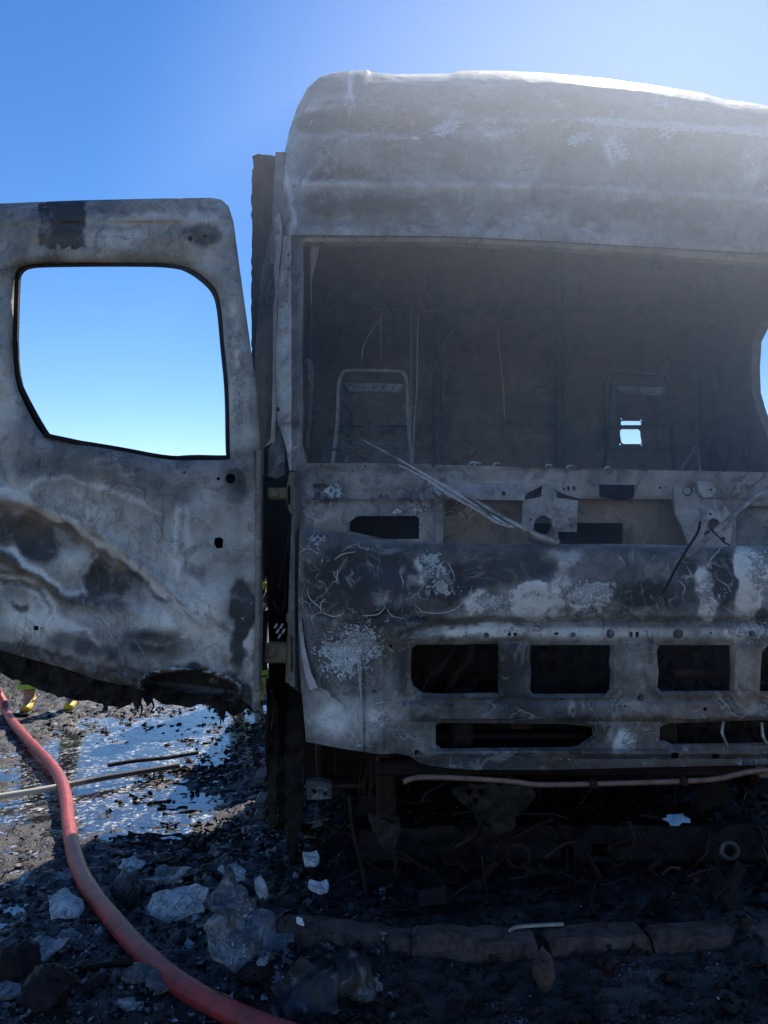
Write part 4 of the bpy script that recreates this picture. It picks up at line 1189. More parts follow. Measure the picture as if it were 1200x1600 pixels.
    r = blobs(u, v, [(240, 345, 60, 6, 0, .8), (250, 378, 40, 8, 0, .5), (100, 375, 50, 8, 0, .4), (130, 1040, 90, 14, 10, .3), (60, 800, 60, 30, 0, .15)])
    return {'ash': a, 'flake': fl, 'rust': r + lines(u, v, [([(-20, 775), (60, 806), (110, 828), (190, 886)], 9, .5), ([(-20, 862), (75, 922), (190, 946)], 10, .35)], 7), 'vein': .8 * sst(330, 370, u)}


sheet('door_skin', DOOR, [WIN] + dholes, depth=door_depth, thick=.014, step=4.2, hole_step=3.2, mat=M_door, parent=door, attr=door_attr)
WIN2 = [(27, 432), (32, 422), (42, 416), (70, 414), (180, 413), (268, 414), (296, 424), (322, 443), (336, 460), (342, 485), (347, 545), (354, 610), (355, 700), (356, 711), (356, 714), (353, 714), (340, 714), (300, 713), (266, 716), (180, 699), (80, 684), (70, 672), (46, 630), (24, 585)]
WIN2 = chaikin(WIN2)
DIN = [(-90, 334), (0, 328), (330, 319), (346, 324), (356, 345), (368, 420), (394, 610), (402, 800), (404, 1070), (380, 1080), (200, 1058), (0, 1000), (-90, 985)]
sheet('door_inner_frame', DIN, [WIN2], depth=lambda u, v: DD(u) + .115 + (fbm(u / 50, v / 50, 91, 3) - .5) * .02, thick=.03, step=8, hole_step=5, mat=M_char, parent=door)
# window channel: a thin metal run round the opening, sagging off at the bottom left
chan = [P(x, y, float(DD(x)) + .06) for x, y in resample(WIN2, 14)]
chan.append(chan[0])
tube('window_channel', chan, .008, M_soot, door, 5)
tube('window_sill', [P(70, 680, 3.36), P(130, 693, 3.35), P(190, 706, 3.34), P(262, 718, 3.32)], [.012, .013, .011, .004], M_soot, door, 6)
# burnt lower edge hanging off the door in rags
SK = rough_edge([(-90, 996), (0, 1012), (60, 1026), (150, 1054), (230, 1072), (300, 1084), (372, 1088), (396, 1100), (400, 1112), (386, 1108), (368, 1120), (352, 1112), (346, 1128), (340, 1110),
                 (318, 1100), (300, 1106), (262, 1100), (240, 1092), (230, 1104), (222, 1090), (216, 1116), (208, 1096), (190, 1106), (168, 1102), (164, 1112), (160, 1098), (100, 1090), (60, 1078), (20, 1062), (0, 1050), (-90, 1035)], 3, 9, 7)
sheet('door_skirt', SK, depth=lambda u, v: DD(u) + .07 + (fbm(u / 18, v / 18, 81, 4) - .5) * .10, thick=.012, step=4, mat=M_soot, parent=door)
for (x, y, dx, L) in ((216, 1092, 6, 30), (232, 1088, 8, 26), (343, 1098, 3, 34), (160, 1090, 4, 20), (368, 1100, -4, 26)):
    tube('hanging_shred', smooth_path([P(x, y, 3.3), P(x + dx, y + L * .5, 3.31), P(x + dx * .4, y + L, 3.3)], 4), [.006 - .0004 * i for i in range(9)], M_soot, door, 5)

# ---- underneath: bumper pipe, axle, springs, hanging brackets
tube('copper_pipe', smooth_path([P(630, 1222, 3.05), P(655, 1215, 3.06), P(720, 1216, 3.08), P(800, 1221, 3.08), P(840, 1226, 3.08), P(930, 1225, 3.1), P(1060, 1221, 3.1), P(1120, 1217, 3.1), P(1170, 1206, 3.12), P(1210, 1204, 3.12), P(1300, 1208, 3.14)], 5), .0115, M_copper, truck)
for x, y in ((927, 1225), (1068, 1221), (797, 1221)):
    box('pipe_clamp', P(x, y, 3.09), (.03, .035, .034), M_charrust, truck)
box('bumper_beam', P(940, 1196, 3.32), (2.0, .10, .07), M_char, truck, bevel=.01)
box('chassis_rail', (.35, 4.6, .78), (.09, 2.6, .26), M_char, truck, bevel=.01)
box('chassis_rail', (1.25, 4.6, .78), (.09, 2.6, .26), M_char, truck, bevel=.01)
tube('front_axle', smooth_path([(-.15, 4.2, .52), (.15, 4.2, .50), (.4, 4.2, .40), (1.2, 4.2, .40), (1.45, 4.2, .5), (1.8, 4.2, .52)], 5), .065, M_char, truck, 10)
for x in (.35, 1.25):
    geos = [box_geo((x, 4.2, .50 + i * .022), (.075, 1.5 - .2 * i, .016), bevel=.003) for i in range(4)]
    v_, f_ = join_geo(geos)
    obj('leaf_spring', mesh_from('leaf_spring', v_, f_, smooth=False), M_charrust, truck)
for x in (-.2, 1.85):
    c = Vector((x, 4.2, .5))
    geos = [ring_geo(c + Vector((dx, 0, 0)), (1, 0, 0), .27, .03, 28, 8) for dx in (-.13, .13)]
    geos += [tube_geo([c + Vector((-.12, 0, 0)), c + Vector((.12, 0, 0))], .26, 28), tube_geo([c + Vector((-.16, 0, 0)), c + Vector((.0, 0, 0))], .12, 16)]
    geos += [ring_geo(c + Vector((random.uniform(-.12, .12), 0, random.uniform(-.02, .0))), (1, random.uniform(-.1, .1), 0), .30 + .03 * random.random(), .004, 28, 4) for _ in range(8)]
    v_, f_ = join_geo(geos)
    obj('wheel', mesh_from('wheel', v_, f_), M_charrust, truck)
box('engine_block', (.8, 4.3, .85), (.7, 1.0, .55), M_char, truck, bevel=.04, jit=.01)
box('engine_sump', (.8, 4.1, .50), (.5, .7, .2), M_char, truck, bevel=.04, jit=.01)
for x in (-.12, 1.78):
    v_, f_ = cyl_geo((x, 4.75, .62), (x, 5.9, .62), .30, 24)
    obj('fuel_tank_blocker', mesh_from('fuel_tank_blocker', v_, f_), M_char, truck)  # added tanks that block the view of sunlit ground under the cab
box('battery_box_blocker', (.8, 5.2, .55), (1.25, .5, .95), M_char, truck, bevel=.03, jit=.01)  # added box, fills the gap below the chassis to keep it dark
box('gearbox_blocker', (.8, 4.95, .8), (.5, .6, .6), M_char, truck, bevel=.06, jit=.01)  # added as another occluder between the rails
sheet('flap_blocker', rough_edge([(-50, 6), (30, 4), (34, 110), (-50, 112)], 2, 4, 6), mapf=lambda u, v: np.stack([u / 100, 4.72 + (fbm(u / 20, v / 20, 5, 3) - .5) * .1, v / 100], -1), thick=.015, step=6, mat=M_soot, parent=truck)  # added sheet hiding bright ground behind the left wheel
sheet('flap_blocker', rough_edge([(130, 6), (285, 4), (285, 122), (130, 110)], 2, 5, 6), mapf=lambda u, v: np.stack([u / 100, 4.72 + (fbm(u / 20, v / 20, 6, 3) - .5) * .1, v / 100], -1), thick=.015, step=6, mat=M_soot, parent=truck)  # added and widened to shut out the sunlit strip at the right
# pressed crossmember with dark openings and towing eyes
sheet('crossmember', rough_edge([(560, 1300), (700, 1290), (860, 1290), (1310, 1290), (1310, 1400), (960, 1400), (880, 1385), (700, 1390), (620, 1400), (560, 1395)], 3, 4),
      [rrect(925, 1318, 950, 1338, 3), rrect(926, 1346, 944, 1362, 3), rrect(876, 1322, 896, 1370, 4), circ(1140, 1330, 7, 12)], depth=lambda u, v: 3.45 + .0016 * np.abs(v - 1345) + (fbm(u / 30, v / 30, 3, 3) - .5) * .06,
      thick=.02, step=6, mat=M_char, parent=truck)
for x, y, r_, m_ in ((810, 1338, 17, M_charrust), (1140, 1329, 12, M_cowl)):
    v_, f_ = ring_geo(P(x, y, 3.36), (.15, 1, 0), r_ * 3.36 / F, .010, 20, 8)
    o = obj('towing_eye', mesh_from('towing_eye', v_, f_), m_, truck)
sheet('hanging_plate', rough_edge([(704, 1230), (760, 1224), (830, 1226), (834, 1244), (822, 1262), (806, 1276), (796, 1300), (776, 1304), (764, 1290), (748, 1286), (736, 1266), (718, 1252)], 5, 8, 5), [[(726, 1234), (740, 1232), (734, 1246)], [(746, 1232), (758, 1234), (750, 1246)], [(738, 1248), (748, 1246), (744, 1258)], [(730, 1254), (734, 1252), (736, 1262)]],
      depth=lambda u, v: 3.15 + .0012 * (v - 1228) + (fbm(u / 20, v / 20, 3, 3) - .5) * .03, thick=.008, step=4, mat=soot_mat('dull_olive_plate', (.010, .008, .007), (.055, .048, .042), 14, .6, .004), parent=truck)
sheet('hanging_bracket', rough_edge([(576, 1272), (600, 1278), (622, 1276), (624, 1300), (616, 1322), (620, 1338), (608, 1342), (598, 1326), (590, 1306), (580, 1296)], 4, 6, 5), [circ(600, 1292, 3, 8)], depth=lambda u, v: 3.12 + .001 * (v - 1272), thick=.012, step=4, mat=soot_mat('dull_grey_bracket', (.012, .010, .010), (.065, .060, .058), 14, .6, .004), parent=truck)
sheet('mount_block', [(478, 1222), (500, 1220), (518, 1224), (518, 1248), (480, 1250)], [circ(491, 1236, 4, 8), circ(508, 1240, 4, 8)], depth=lambda u, v: 3.2 + 0 * u, thick=.05, step=4, mat=M_cowl, parent=truck, attr=strip_attr(.3))
tube('mount_rod', [P(515, 1228, 3.23), P(570, 1228, 3.24)], .010, M_charrust, truck)
for k in range(9):
    x = 572 + k * 3.2
    tube('cable_strand', smooth_path([P(x, 1172, 3.28), P(x - 6 + random.uniform(-4, 4), 1205, 3.22), P(x - 12 + random.uniform(-6, 8), 1235 + random.uniform(-10, 20), 3.2)], 5), .0018, M_charrust, truck, 4)
tube('rusty_post', [P(602, 1165, 3.36), P(604, 1290, 3.36)], .045, M_charrust, truck, 12)
tube('steering_link', smooth_path([P(545, 1245, 3.22), P(552, 1300, 3.2), P(566, 1360, 3.18), P(574, 1405, 3.15)], 5), .009, M_char, truck)
# burnt step ladder under the door opening
for x, D in ((424, 3.5), (440, 3.62)):
    sheet('step_side', rough_edge([(x - 8, 1060), (x + 8, 1060), (x + 12, 1200), (x + 4, 1290), (x - 4, 1285), (x - 10, 1180)], 2, x, 8), depth=lambda u, v, D=D: D + (fbm(u / 10, v / 30, 3, 3) - .5) * .05, thick=.03, step=5, mat=M_soot, parent=truck)
for y in (1212, 1250, 1268):
    box('step_tread', P(410, y, 3.62), (.06, .16, .03), M_cowl, truck, bevel=.008)
sheet('splash_guard', rough_edge([(452, 1072), (470, 1086), (476, 1165), (470, 1300), (455, 1380), (446, 1300), (444, 1150)], 3, 2, 8), depth=lambda u, v: 3.5 + (fbm(u / 10, v / 30, 3, 3) - .5) * .06, thick=.02, step=5, mat=M_soot, parent=truck)

# ------------------------------------------------------------------ trailer remnant behind the cab
trailer = empty('burnt_trailer', (.3, 6.0, 0), 'dark ragged front wall of a burnt trailer standing behind the cab', 'trailer')
TW = rough_edge([(393, 268), (397, 262), (394, 244), (404, 241), (420, 243), (434, 246), (520, 250), (560, 262), (560, 900), (393, 900)], 1.6, 5, 5)
sheet('front_wall', TW, depth=lambda u, v: 5.25 + .018 * np.sin(u * .5), thick=.05, step=8, mat=M_soot, parent=trailer)
box('trailer_floor', (.35, 8.6, 1.1), (2.4, 6.2, .14), M_char, trailer, bevel=.01)
for i in range(3):
    box('floor_beam', (.35, 6.4 + i * 1.8, 1.0), (2.3, .08, .14), M_char, trailer)
for x in (-.1, .8):
    box('trailer_rail', (x, 8.6, .85), (.1, 6.0, .3), M_char, trailer)
sheet('blocker_sheet', rough_edge([(-70, 0), (400, 0), (400, 112), (-70, 118)], 4, 7, 8), mapf=lambda u, v: np.stack([u / 100, 5.9 + (fbm(u / 30, v / 30, 6, 3) - .5) * .2, v / 100], -1), thick=.03, step=10, mat=M_soot, parent=trailer)  # added upright sheet, closes off sunlit ground beyond the chassis
box('landing_leg', (-.4, 7.2, .5), (.12, .12, .95), M_char, trailer)
box('landing_leg', (1.1, 7.2, .5), (.12, .12, .95), M_char, trailer)

# ------------------------------------------------------------------ hose
s = NT('red_fire_hose_jacket')
n1 = s.noise(14, 6, .6, .4); n2 = s.noise(160, 3, .5)
dirt = s.ramp(s.math('ADD', s.math('MULTIPLY', n1, .8), s.math('MULTIPLY', s.noise(60, 5), .2)), [(.42, 0), (.62, .85)])
wv_ = s.n.new('ShaderNodeTexWave'); wv_.inputs['Scale'].default_value = 70; wv_.inputs['Distortion'].default_value = 1.5; s.l.new(s.co, wv_.inputs[0])
s.bump(s.math('ADD', s.math('MULTIPLY', wv_.outputs[1], .5), s.math('ADD', n2, s.math('MULTIPLY', n1, 1.2))), .5, .003)
M_hose = s.done(s.mix(dirt, (.40, .035, .035), (.13, .02, .02)), .42, 0, .5)
hp = [(-40, 1060, .45), (-12, 1072, .26), (4, 1094, .12), (20, 1128, .06), (45, 1160, .045), (72, 1188, .045), (92, 1215, .045), (103, 1250, .045), (107, 1290, .045), (116, 1338, .045), (135, 1385, .05), (172, 1440, .05), (219, 1496, .05), (278, 1548, .05), (350, 1590, .05), (428, 1624, .05), (540, 1666, .05)]
pts = smooth_path([G(x, y, z) if z < .1 else G(x, y, z) for x, y, z in hp], 9)
for p in pts:
    if p.z < .1: p.z = .054 + .022 * float(sst(3.6, 2.8, p.y))
rad = [.036 + .0006 * math.sin(i * .7) + .001 * math.sin(i * .23 + 1) for i in range(len(pts))]
hose = tube('fire_hose', pts, rad, M_hose, None, 16)
tag(hose, 'red fire hose curving across the wet ground in front of the door', 'hose')

# ------------------------------------------------------------------ people behind the door
def skin_mesh(name, joints, edges, mat, sub=2, parent=None):
    me = bpy.data.meshes.new(name)
    me.from_pydata([j[0] for j in joints], edges, [])
    o = bpy.data.objects.new(name, me)
    COL.objects.link(o)
    md = o.modifiers.new('skin', 'SKIN')
    sv = me.skin_vertices[0].data
    for i, j in enumerate(joints):
        r = j[1]
        sv[i].radius = r if hasattr(r, '__len__') else (r, r)
    sv[0].use_root = True
    ss = o.modifiers.new('sub', 'SUBSURF'); ss.levels = sub; ss.render_levels = sub
    dg = bpy.context.evaluated_depsgraph_get()
    me2 = bpy.data.meshes.new_from_object(o.evaluated_get(dg))
    bpy.data.objects.remove(o)
    bpy.data.meshes.remove(me)
    me2.polygons.foreach_set('use_smooth', [True] * len(me2.polygons))
    me2.name = name
    me2.materials.clear()
    return obj(name, me2, mat, parent, world_coords=False)


def plain(name, col, rough=.7, spec=.4, sc=30):
    s = NT(name)
    n = s.noise(sc, 6, .6)
    s.bump(n, .4, .004)
    return s.done(s.mix(s.ramp(n, [(.4, 0), (.65, .5)]), col, [c * .55 for c in col]), rough, 0, spec)


M_skin = plain('skin', (.42, .25, .18), .5)
M_turn = plain('dark_turnout_cloth', (.02, .02, .028), .85)
M_hivis = plain('yellow_green_reflective_tape', (.42, .62, .08), .5)
M_boot = plain('yellow_rubber_boot', (.75, .52, .02), .35, .5, 12)
M_sole = plain('black_rubber_sole', (.015, .015, .015), .6)
M_helm = plain('helmet_shell', (.6, .5, .1), .3)


def person(loc, rz, label, spread=.17):
    t = empty('person', loc, label, 'person', None, rz)
    hw = .095
    fx = spread
    J = [((0, 0, .95), (.15, .11)), ((0, 0, 1.15), (.14, .105)), ((0, 0, 1.36), (.17, .115)), ((0, 0, 1.47), (.07, .07)), ((0, -.01, 1.56), (.055, .06)), ((0, -.02, 1.66), (.078, .095)), ((0, -.02, 1.74), (.06, .075)),
         ((hw, 0, .88), (.095, .1)), ((fx - .02, -.01, .50), (.062, .066)), ((fx, .01, .10), (.045, .05)), ((fx, -.14, .04), (.04, .03)),
         ((-hw, 0, .88), (.095, .1)), ((-fx + .02, -.01, .50), (.062, .066)), ((-fx, .01, .10), (.045, .05)), ((-fx, -.14, .04), (.04, .03)),
         ((.20, 0, 1.40), (.06, .06)), ((.26, .02, 1.14), (.045, .045)), ((.24, -.14, .95), (.034, .034)), ((.23, -.20, .90), (.03, .02)),
         ((-.20, 0, 1.40), (.06, .06)), ((-.26, .02, 1.14), (.045, .045)), ((-.24, -.14, .95), (.034, .034)), ((-.23, -.20, .90), (.03, .02))]
    E = [(0, 1), (1, 2), (2, 3), (3, 4), (4, 5), (5, 6), (0, 7), (7, 8), (8, 9), (9, 10), (0, 11), (11, 12), (12, 13), (13, 14), (2, 15), (15, 16), (16, 17), (17, 18), (2, 19), (19, 20), (20, 21), (21, 22)]
    b = skin_mesh('body', J, E, M_skin, 2, t)
    g = 1.22
    JJ = [(J[i][0], tuple(q * g for q in J[i][1])) for i in (0, 1, 2, 15, 16, 17, 19, 20, 21)]
    skin_mesh('jacket', JJ, [(0, 1), (1, 2), (2, 3), (3, 4), (4, 5), (2, 6), (6, 7), (7, 8)], M_turn, 2, t)
    JJ = [((0, 0, .97), (.17, .13)), ((hw, 0, .86), (.12, .12)), ((fx - .02, -.01, .50), (.092, .095)), ((fx, .01, .17), (.085, .09)), ((-hw, 0, .86), (.12, .12)), ((-fx + .02, -.01, .50), (.092, .095)), ((-fx, .01, .17), (.085, .09))]
    skin_mesh('trousers', JJ, [(0, 1), (1, 2), (2, 3), (0, 4), (4, 5), (5, 6)], M_turn, 2, t)
    for sx in (1, -1):
        x = sx * fx
        bt = skin_mesh('boot', [((x, .03, .055), (.052, .05)), ((x, .02, .26), (.062, .066)), ((x, -.09, .055), (.052, .045)), ((x, -.17, .045), (.05, .035))], [(0, 1), (0, 2), (2, 3)], M_boot, 2, t)
        v_, f_ = box_geo((x, -.06, .012), (.105, .30, .022), bevel=.008)
        obj('sole', mesh_from('sole', v_, f_), M_sole, bt, world_coords=False)
        for (z, c_) in ((.235, .103), (.30, .102)):
            v_, f_ = tube_geo([(x, .006, z - .022), (x, .006, z + .022)], c_, 18)
            obj('reflective_band', mesh_from('reflective_band', v_, f_), M_hivis, t, world_coords=False)
    v_, f_ = tube_geo([(0, 0, 1.10), (0, 0, 1.17)], [.185, .185], 20)
    v_ = [(x, y * .78, z) for x, y, z in v_]
    obj('reflective_band', mesh_from('reflective_band', v_, f_), M_hivis, t, world_coords=False)
    # helmet with brim
    bm = bmesh.new()
    bmesh.ops.create_uvsphere(bm, u_segments=18, v_segments=10, radius=1)
    for v in bm.verts:
        v.co = Vector((v.co.x * .125, v.co.y * .15 - .02, max(v.co.z, -.15) * .125 + 1.735))
        if v.co.z < 1.722: v.co.x *= 1.22; v.co.y = (v.co.y + .02) * 1.22 - .02
    me = bpy.data.meshes.new('helmet'); bm.to_mesh(me); bm.free()
    me.polygons.foreach_set('use_smooth', [True] * len(me.polygons))
    obj('helmet', me, M_helm, t, world_coords=False)
    v_, f_ = join_geo([tube_geo([(-.03, -.105, 1.685), (-.018, -.108, 1.685)], .010, 8), tube_geo([(.018, -.108, 1.685), (.03, -.105, 1.685)], .010, 8)])
    obj('eye', mesh_from('eye', v_, f_), M_sole, t, world_coords=False)
    v_, f_ = tube_geo([(0, -.105, 1.69), (0, -.128, 1.655), (0, -.108, 1.648)], [.008, .014, .01], 8)
    obj('nose', mesh_from('nose', v_, f_), M_skin, t, world_coords=False)
    for k, (sx) in enumerate((1, -1)):
        for q in range(4):
            a = Vector((sx * (.215 + q * .0), -.215 - .006 * q, .885 - q * .016))
            L = (.075, .085, .08, .065)[q]
            v_, f_ = tube_geo([a, a + Vector((-sx * .004, -L * .5, -.012)), a + Vector((-sx * .02, -L * .8, -.04))], [.009, .008, .006], 6)
            obj('finger', mesh_from('finger', v_, f_), M_skin, t, world_coords=False)
        v_, f_ = tube_geo([(sx * .215, -.18, .91), (sx * .185, -.215, .90), (sx * .18, -.245, .88)], [.011, .009, .007], 6)
        obj('thumb', mesh_from('thumb', v_, f_), M_skin, t, world_coords=False)
    return t


p1 = G(78, 1112)
person((p1.x, p1.y, ground_z(p1.x, p1.y)), R(12), 'firefighter in dark turnout gear and yellow boots standing behind the open door', .185)
p2 = G(392, 1096)
person((p2.x - .02, p2.y, 0.0), R(-20), 'firefighter hidden behind the door, only a yellow reflective sliver showing at its hinge edge', .12)

# ------------------------------------------------------------------ rubble and debris
M_white_rub = burnt_metal('ash_white_fragment', dark=(.06, .058, .06), mid=(.30, .30, .31), pale=(.66, .66, .67), scale=14, rough=.8, metal=0, sharp=.22, tide=.3, smudge=.7, crack=.7)
M_grey_rub = burnt_metal('grey_burnt_fragment', dark=(.018, .015, .016), mid=(.085, .078, .08), pale=(.34, .33, .34), scale=11, rough=.55, metal=.55, sharp=.25, crack=.6)
M_red_rub = soot_mat('dark_reddish_char', (.008, .004, .004), (.032, .016, .016), 30, .7, .006)


def add_attrs(me, ash=.5, flake=0., rust=0., vein=0.):
    for k_, v_ in (('ash', ash), ('flake', flake), ('rust', rust), ('vein', vein)):
        at = me.attributes.new(k_, 'FLOAT', 'POINT'); at.data.foreach_set('value', [v_] * len(me.vertices))


def plate(px, py, w, d, seed, mat, label, cat='debris', name='burnt_fragment', rz=0, tilt=(0, 0), crumple=.03, lift=.03, thick=.012, ash=.5, flake=.2, group=None, z=None):
    """a torn crumpled sheet lying on the ground; w,d metres; irregular outline"""
    rs = random.Random(seed)
    n = 12
    out = []
    for i in range(n):
        a = 2 * math.pi * i / n
        rr = .5 * (.62 + .62 * rs.random())
        out.append((math.cos(a) * w * rr * 100, math.sin(a) * d * rr * 100))
    c = G(px, py, .02)
    zz = ground_z(c.x, c.y) + lift if z is None else z
    M = Matrix.Translation((c.x, c.y, max(zz, .012))) @ Matrix.Rotation(rz, 4, 'Z') @ Matrix.Rotation(tilt[0], 4, 'X') @ Matrix.Rotation(tilt[1], 4, 'Y')
    Mn = np.array(M)

    def mp(u, v):
        x = u / 100; y = v / 100
        zc = (fbm(x * 7 + seed, y * 7, seed, 4) - .5) * 2 * crumple + (fbm(x * 25 + seed, y * 25, seed, 2) - .5) * crumple * .6
        zc = zc + crumple * .9 * np.abs(np.sin(x * 14 + y * 9 + seed)) + crumple * .7 * np.abs(np.sin(y * 23 - x * 13 + seed * 2)) * .8
        q = np.stack([x, y, zc, 1 + 0 * x], -1) @ Mn.T
        return q[:, :3]
    o = sheet(name, rough_edge(out, max(w, d) * 8, seed, 1.5), mapf=mp, back=(0, 0, -1), thick=thick, step=max(1.2, max(w, d) * 100 / 22), mat=mat, attr=strip_attr(ash, 0, flake, 0), angle=60)
    tag(o, label, cat, group)
    return o


def rock(px, py, size, seed, mat, label, name='rubble_chunk', cat='rubble', group=None, flat=(1, 1, .6), link=True, rz=None, off=.0):
    rs = random.Random(seed)
    bm = bmesh.new()
    bmesh.ops.create_icosphere(bm, subdivisions=4, radius=.5)
    planes = [(Vector((rs.uniform(-1, 1), rs.uniform(-1, 1), rs.uniform(-1, 1))).normalized(), rs.uniform(.28, .45)) for _ in range(11)]
    for v in bm.verts:
        for nrm, dd in planes:
            k = v.co.dot(nrm)
            if k > dd: v.co -= nrm * (k - dd)
        n_ = vnoise(np.array([v.co.x * 9 + seed]), np.array([v.co.y * 9 + v.co.z * 7]), seed)[0] - .5
        n2_ = vnoise(np.array([v.co.x * 26 + seed]), np.array([v.co.y * 22 + v.co.z * 24]), seed + 4)[0] - .5
        v.co *= 1 + n_ * .30 + n2_ * .12
        v.co = Vector((v.co.x * flat[0], v.co.y * flat[1], v.co.z * flat[2])) * size
    me = bpy.data.meshes.new(name); bm.to_mesh(me); bm.free()
    me.polygons.foreach_set('use_smooth', [True] * len(me.polygons))
    me.set_sharp_from_angle(angle=R(28))
    add_attrs(me, .5, .15, .1)
    c = G(px, py, size * flat[2] * .3)
    o = obj(name, me, mat)
    o.location = (c.x, c.y, ground_z(c.x, c.y) + size * flat[2] * .32 + off)
    o.rotation_euler = (rs.uniform(-.2, .2), rs.uniform(-.2, .2), rs.uniform(0, 6) if rz is None else rz)
    tag(o, label, cat, group)
    return o


plate(286, 1448, .26, .17, 21, M_white_rub, 'large white marbled plate fragment right of the red hose bend', tilt=(R(28), R(-8)), rz=R(10), crumple=.02, lift=.06, ash=.58, flake=.1, thick=.02)
plate(372, 1500, .44, .36, 22, M_grey_rub, 'big curved grey shell of burnt lining lying beside the stone kerb', tilt=(R(30), R(24)), rz=R(38), crumple=.05, lift=.07, ash=.66, flake=.25, thick=.012)
plate(98, 1432, .17, .13, 23, M_white_rub, 'white crumpled foil scrap left of the red hose', tilt=(R(20), R(14)), rz=R(-30), crumple=.03, lift=.02, ash=.6, thick=.006)
plate(205, 1382, .12, .09, 24, M_white_rub, 'small white folded scrap on a dark block right of the hose', tilt=(R(14), 0), crumple=.012, lift=.09, ash=.62, thick=.008)
rock(200, 1390, .17, 31, M_grey_rub, 'dark angular block under the small white folded scrap', flat=(1.1, .8, .7))
plate(262, 1398, .20, .12, 25, M_grey_rub, 'grey speckled flat fragment behind the large white plate', tilt=(R(16), R(-10)), rz=R(-20), crumple=.02, lift=.05, ash=.58, flake=.3)
plate(362, 1402, .12, .10, 26, M_white_rub, 'rounded white shard lying above the big grey shell', tilt=(R(20), R(12)), crumple=.02, lift=.05, ash=.58)
plate(485, 1392, .075, .06, 27, M_white_rub, 'upper white foam lump near the cab corner debris', tilt=(R(30), 0), crumple=.03, lift=.07, ash=.75, thick=.02)
plate(497, 1437, .11, .06, 28, M_white_rub, 'lower white foam lump just above the stone kerb', tilt=(R(26), R(8)), crumple=.03, lift=.07, ash=.72, thick=.02)
rock(462, 1396, .03, 32, M_white_rub, 'tiny pale cube-like chip beside the upper white foam lump', flat=(1, .8, 1.2))
plate(400, 1466, .12, .09, 29, M_white_rub, 'pale torn rim scrap stuck on the right end of the grey shell', tilt=(R(50), R(30)), rz=R(60), crumple=.02, lift=.12, ash=.66)
plate(60, 1500, .26, .12, 41, M_grey_rub, 'silvery creased foil lying in the lower left mud', tilt=(R(10), R(-6)), rz=R(25), crumple=.035, lift=.02, ash=.66, thick=.006)
rock(30, 1520, .17, 33, M_red_rub, 'round charred lump at the lower left edge', flat=(1, 1, .8))
rock(75, 1575, .22, 34, M_red_rub, 'large charred lump near the bottom left corner', flat=(1.1, 1, .7))
plate(10, 1568, .12, .10, 42, M_grey_rub, 'bluish wet scrap in the bottom left corner', tilt=(R(4), 0), crumple=.01, lift=.01, ash=.6)
rock(150, 1555, .10, 35, M_red_rub, 'reddish brown stone below the buried thin bar', flat=(1, .8, .5))
plate(250, 1560, .11, .09, 43, M_grey_rub, 'grey pebble-like scrap below the red hose', tilt=(R(14), 0), crumple=.02, lift=.03, ash=.56)
plate(205, 1560, .14, .06, 44, M_grey_rub, 'pointed grey splinter leaning below the hose', tilt=(R(34), R(20)), rz=R(40), crumple=.02, lift=.05, ash=.52)
rock(398, 1552, .13, 36, M_red_rub, 'reddish speckled stone right of the hose at the bottom', flat=(1, .8, .5))
rock(409, 1558, .045, 37, M_white_rub, 'smooth pale pebble on the reddish speckled stone', flat=(1.2, .8, .5), off=.05)
rock(424, 1550, .03, 38, M_grey_rub, 'smaller grey pebble behind the smooth pale pebble', flat=(1.2, .8, .6), off=.05)
plate(480, 1592, .28, .20, 45, M_grey_rub, 'wrinkled purple-grey membrane peaked like a tent at the bottom', tilt=(R(44), R(-6)), crumple=.06, lift=.07, ash=.24, flake=.04, thick=.01)
plate(548, 1580, .16, .15, 46, M_grey_rub, 'dark curled flap right of the tent-shaped membrane', tilt=(R(50), R(20)), crumple=.04, lift=.07, ash=.24, flake=.05, thick=.01)
plate(467, 1529, .035, .03, 47, M_white_rub, 'tiny white shard on the tip of the tent-shaped membrane', tilt=(R(40), R(30)), crumple=.01, lift=.16, ash=.9, flake=0, thick=.006)
plate(1055, 1284, .11, .045, 48, soot_mat('pale_blue_foil', (.12, .2, .3), (.35, .5, .65), 40, .3, .006), 'pale blue scrap hanging in the wreckage under the front panel', tilt=(R(40), R(8)), crumple=.02, z=.5, thick=.005).location = (0, 0, 0)
o = bpy.data.objects[[q.name for q in bpy.data.objects if q.get('label', '').startswith('pale blue scrap')][0]]
tgt = P(1055, 1285, 3.15); cc = G(1055, 1284, .02); o.location = (tgt.x - cc.x, tgt.y - cc.y, tgt.z - .5)
for x, y in ((1025, 1262), (1052, 1297)):
    pass

# kerb stones
M_kerb = soot_mat('sooty_kerb_stone', (.022, .014, .012), (.17, .105, .09), 10, .85, .01)


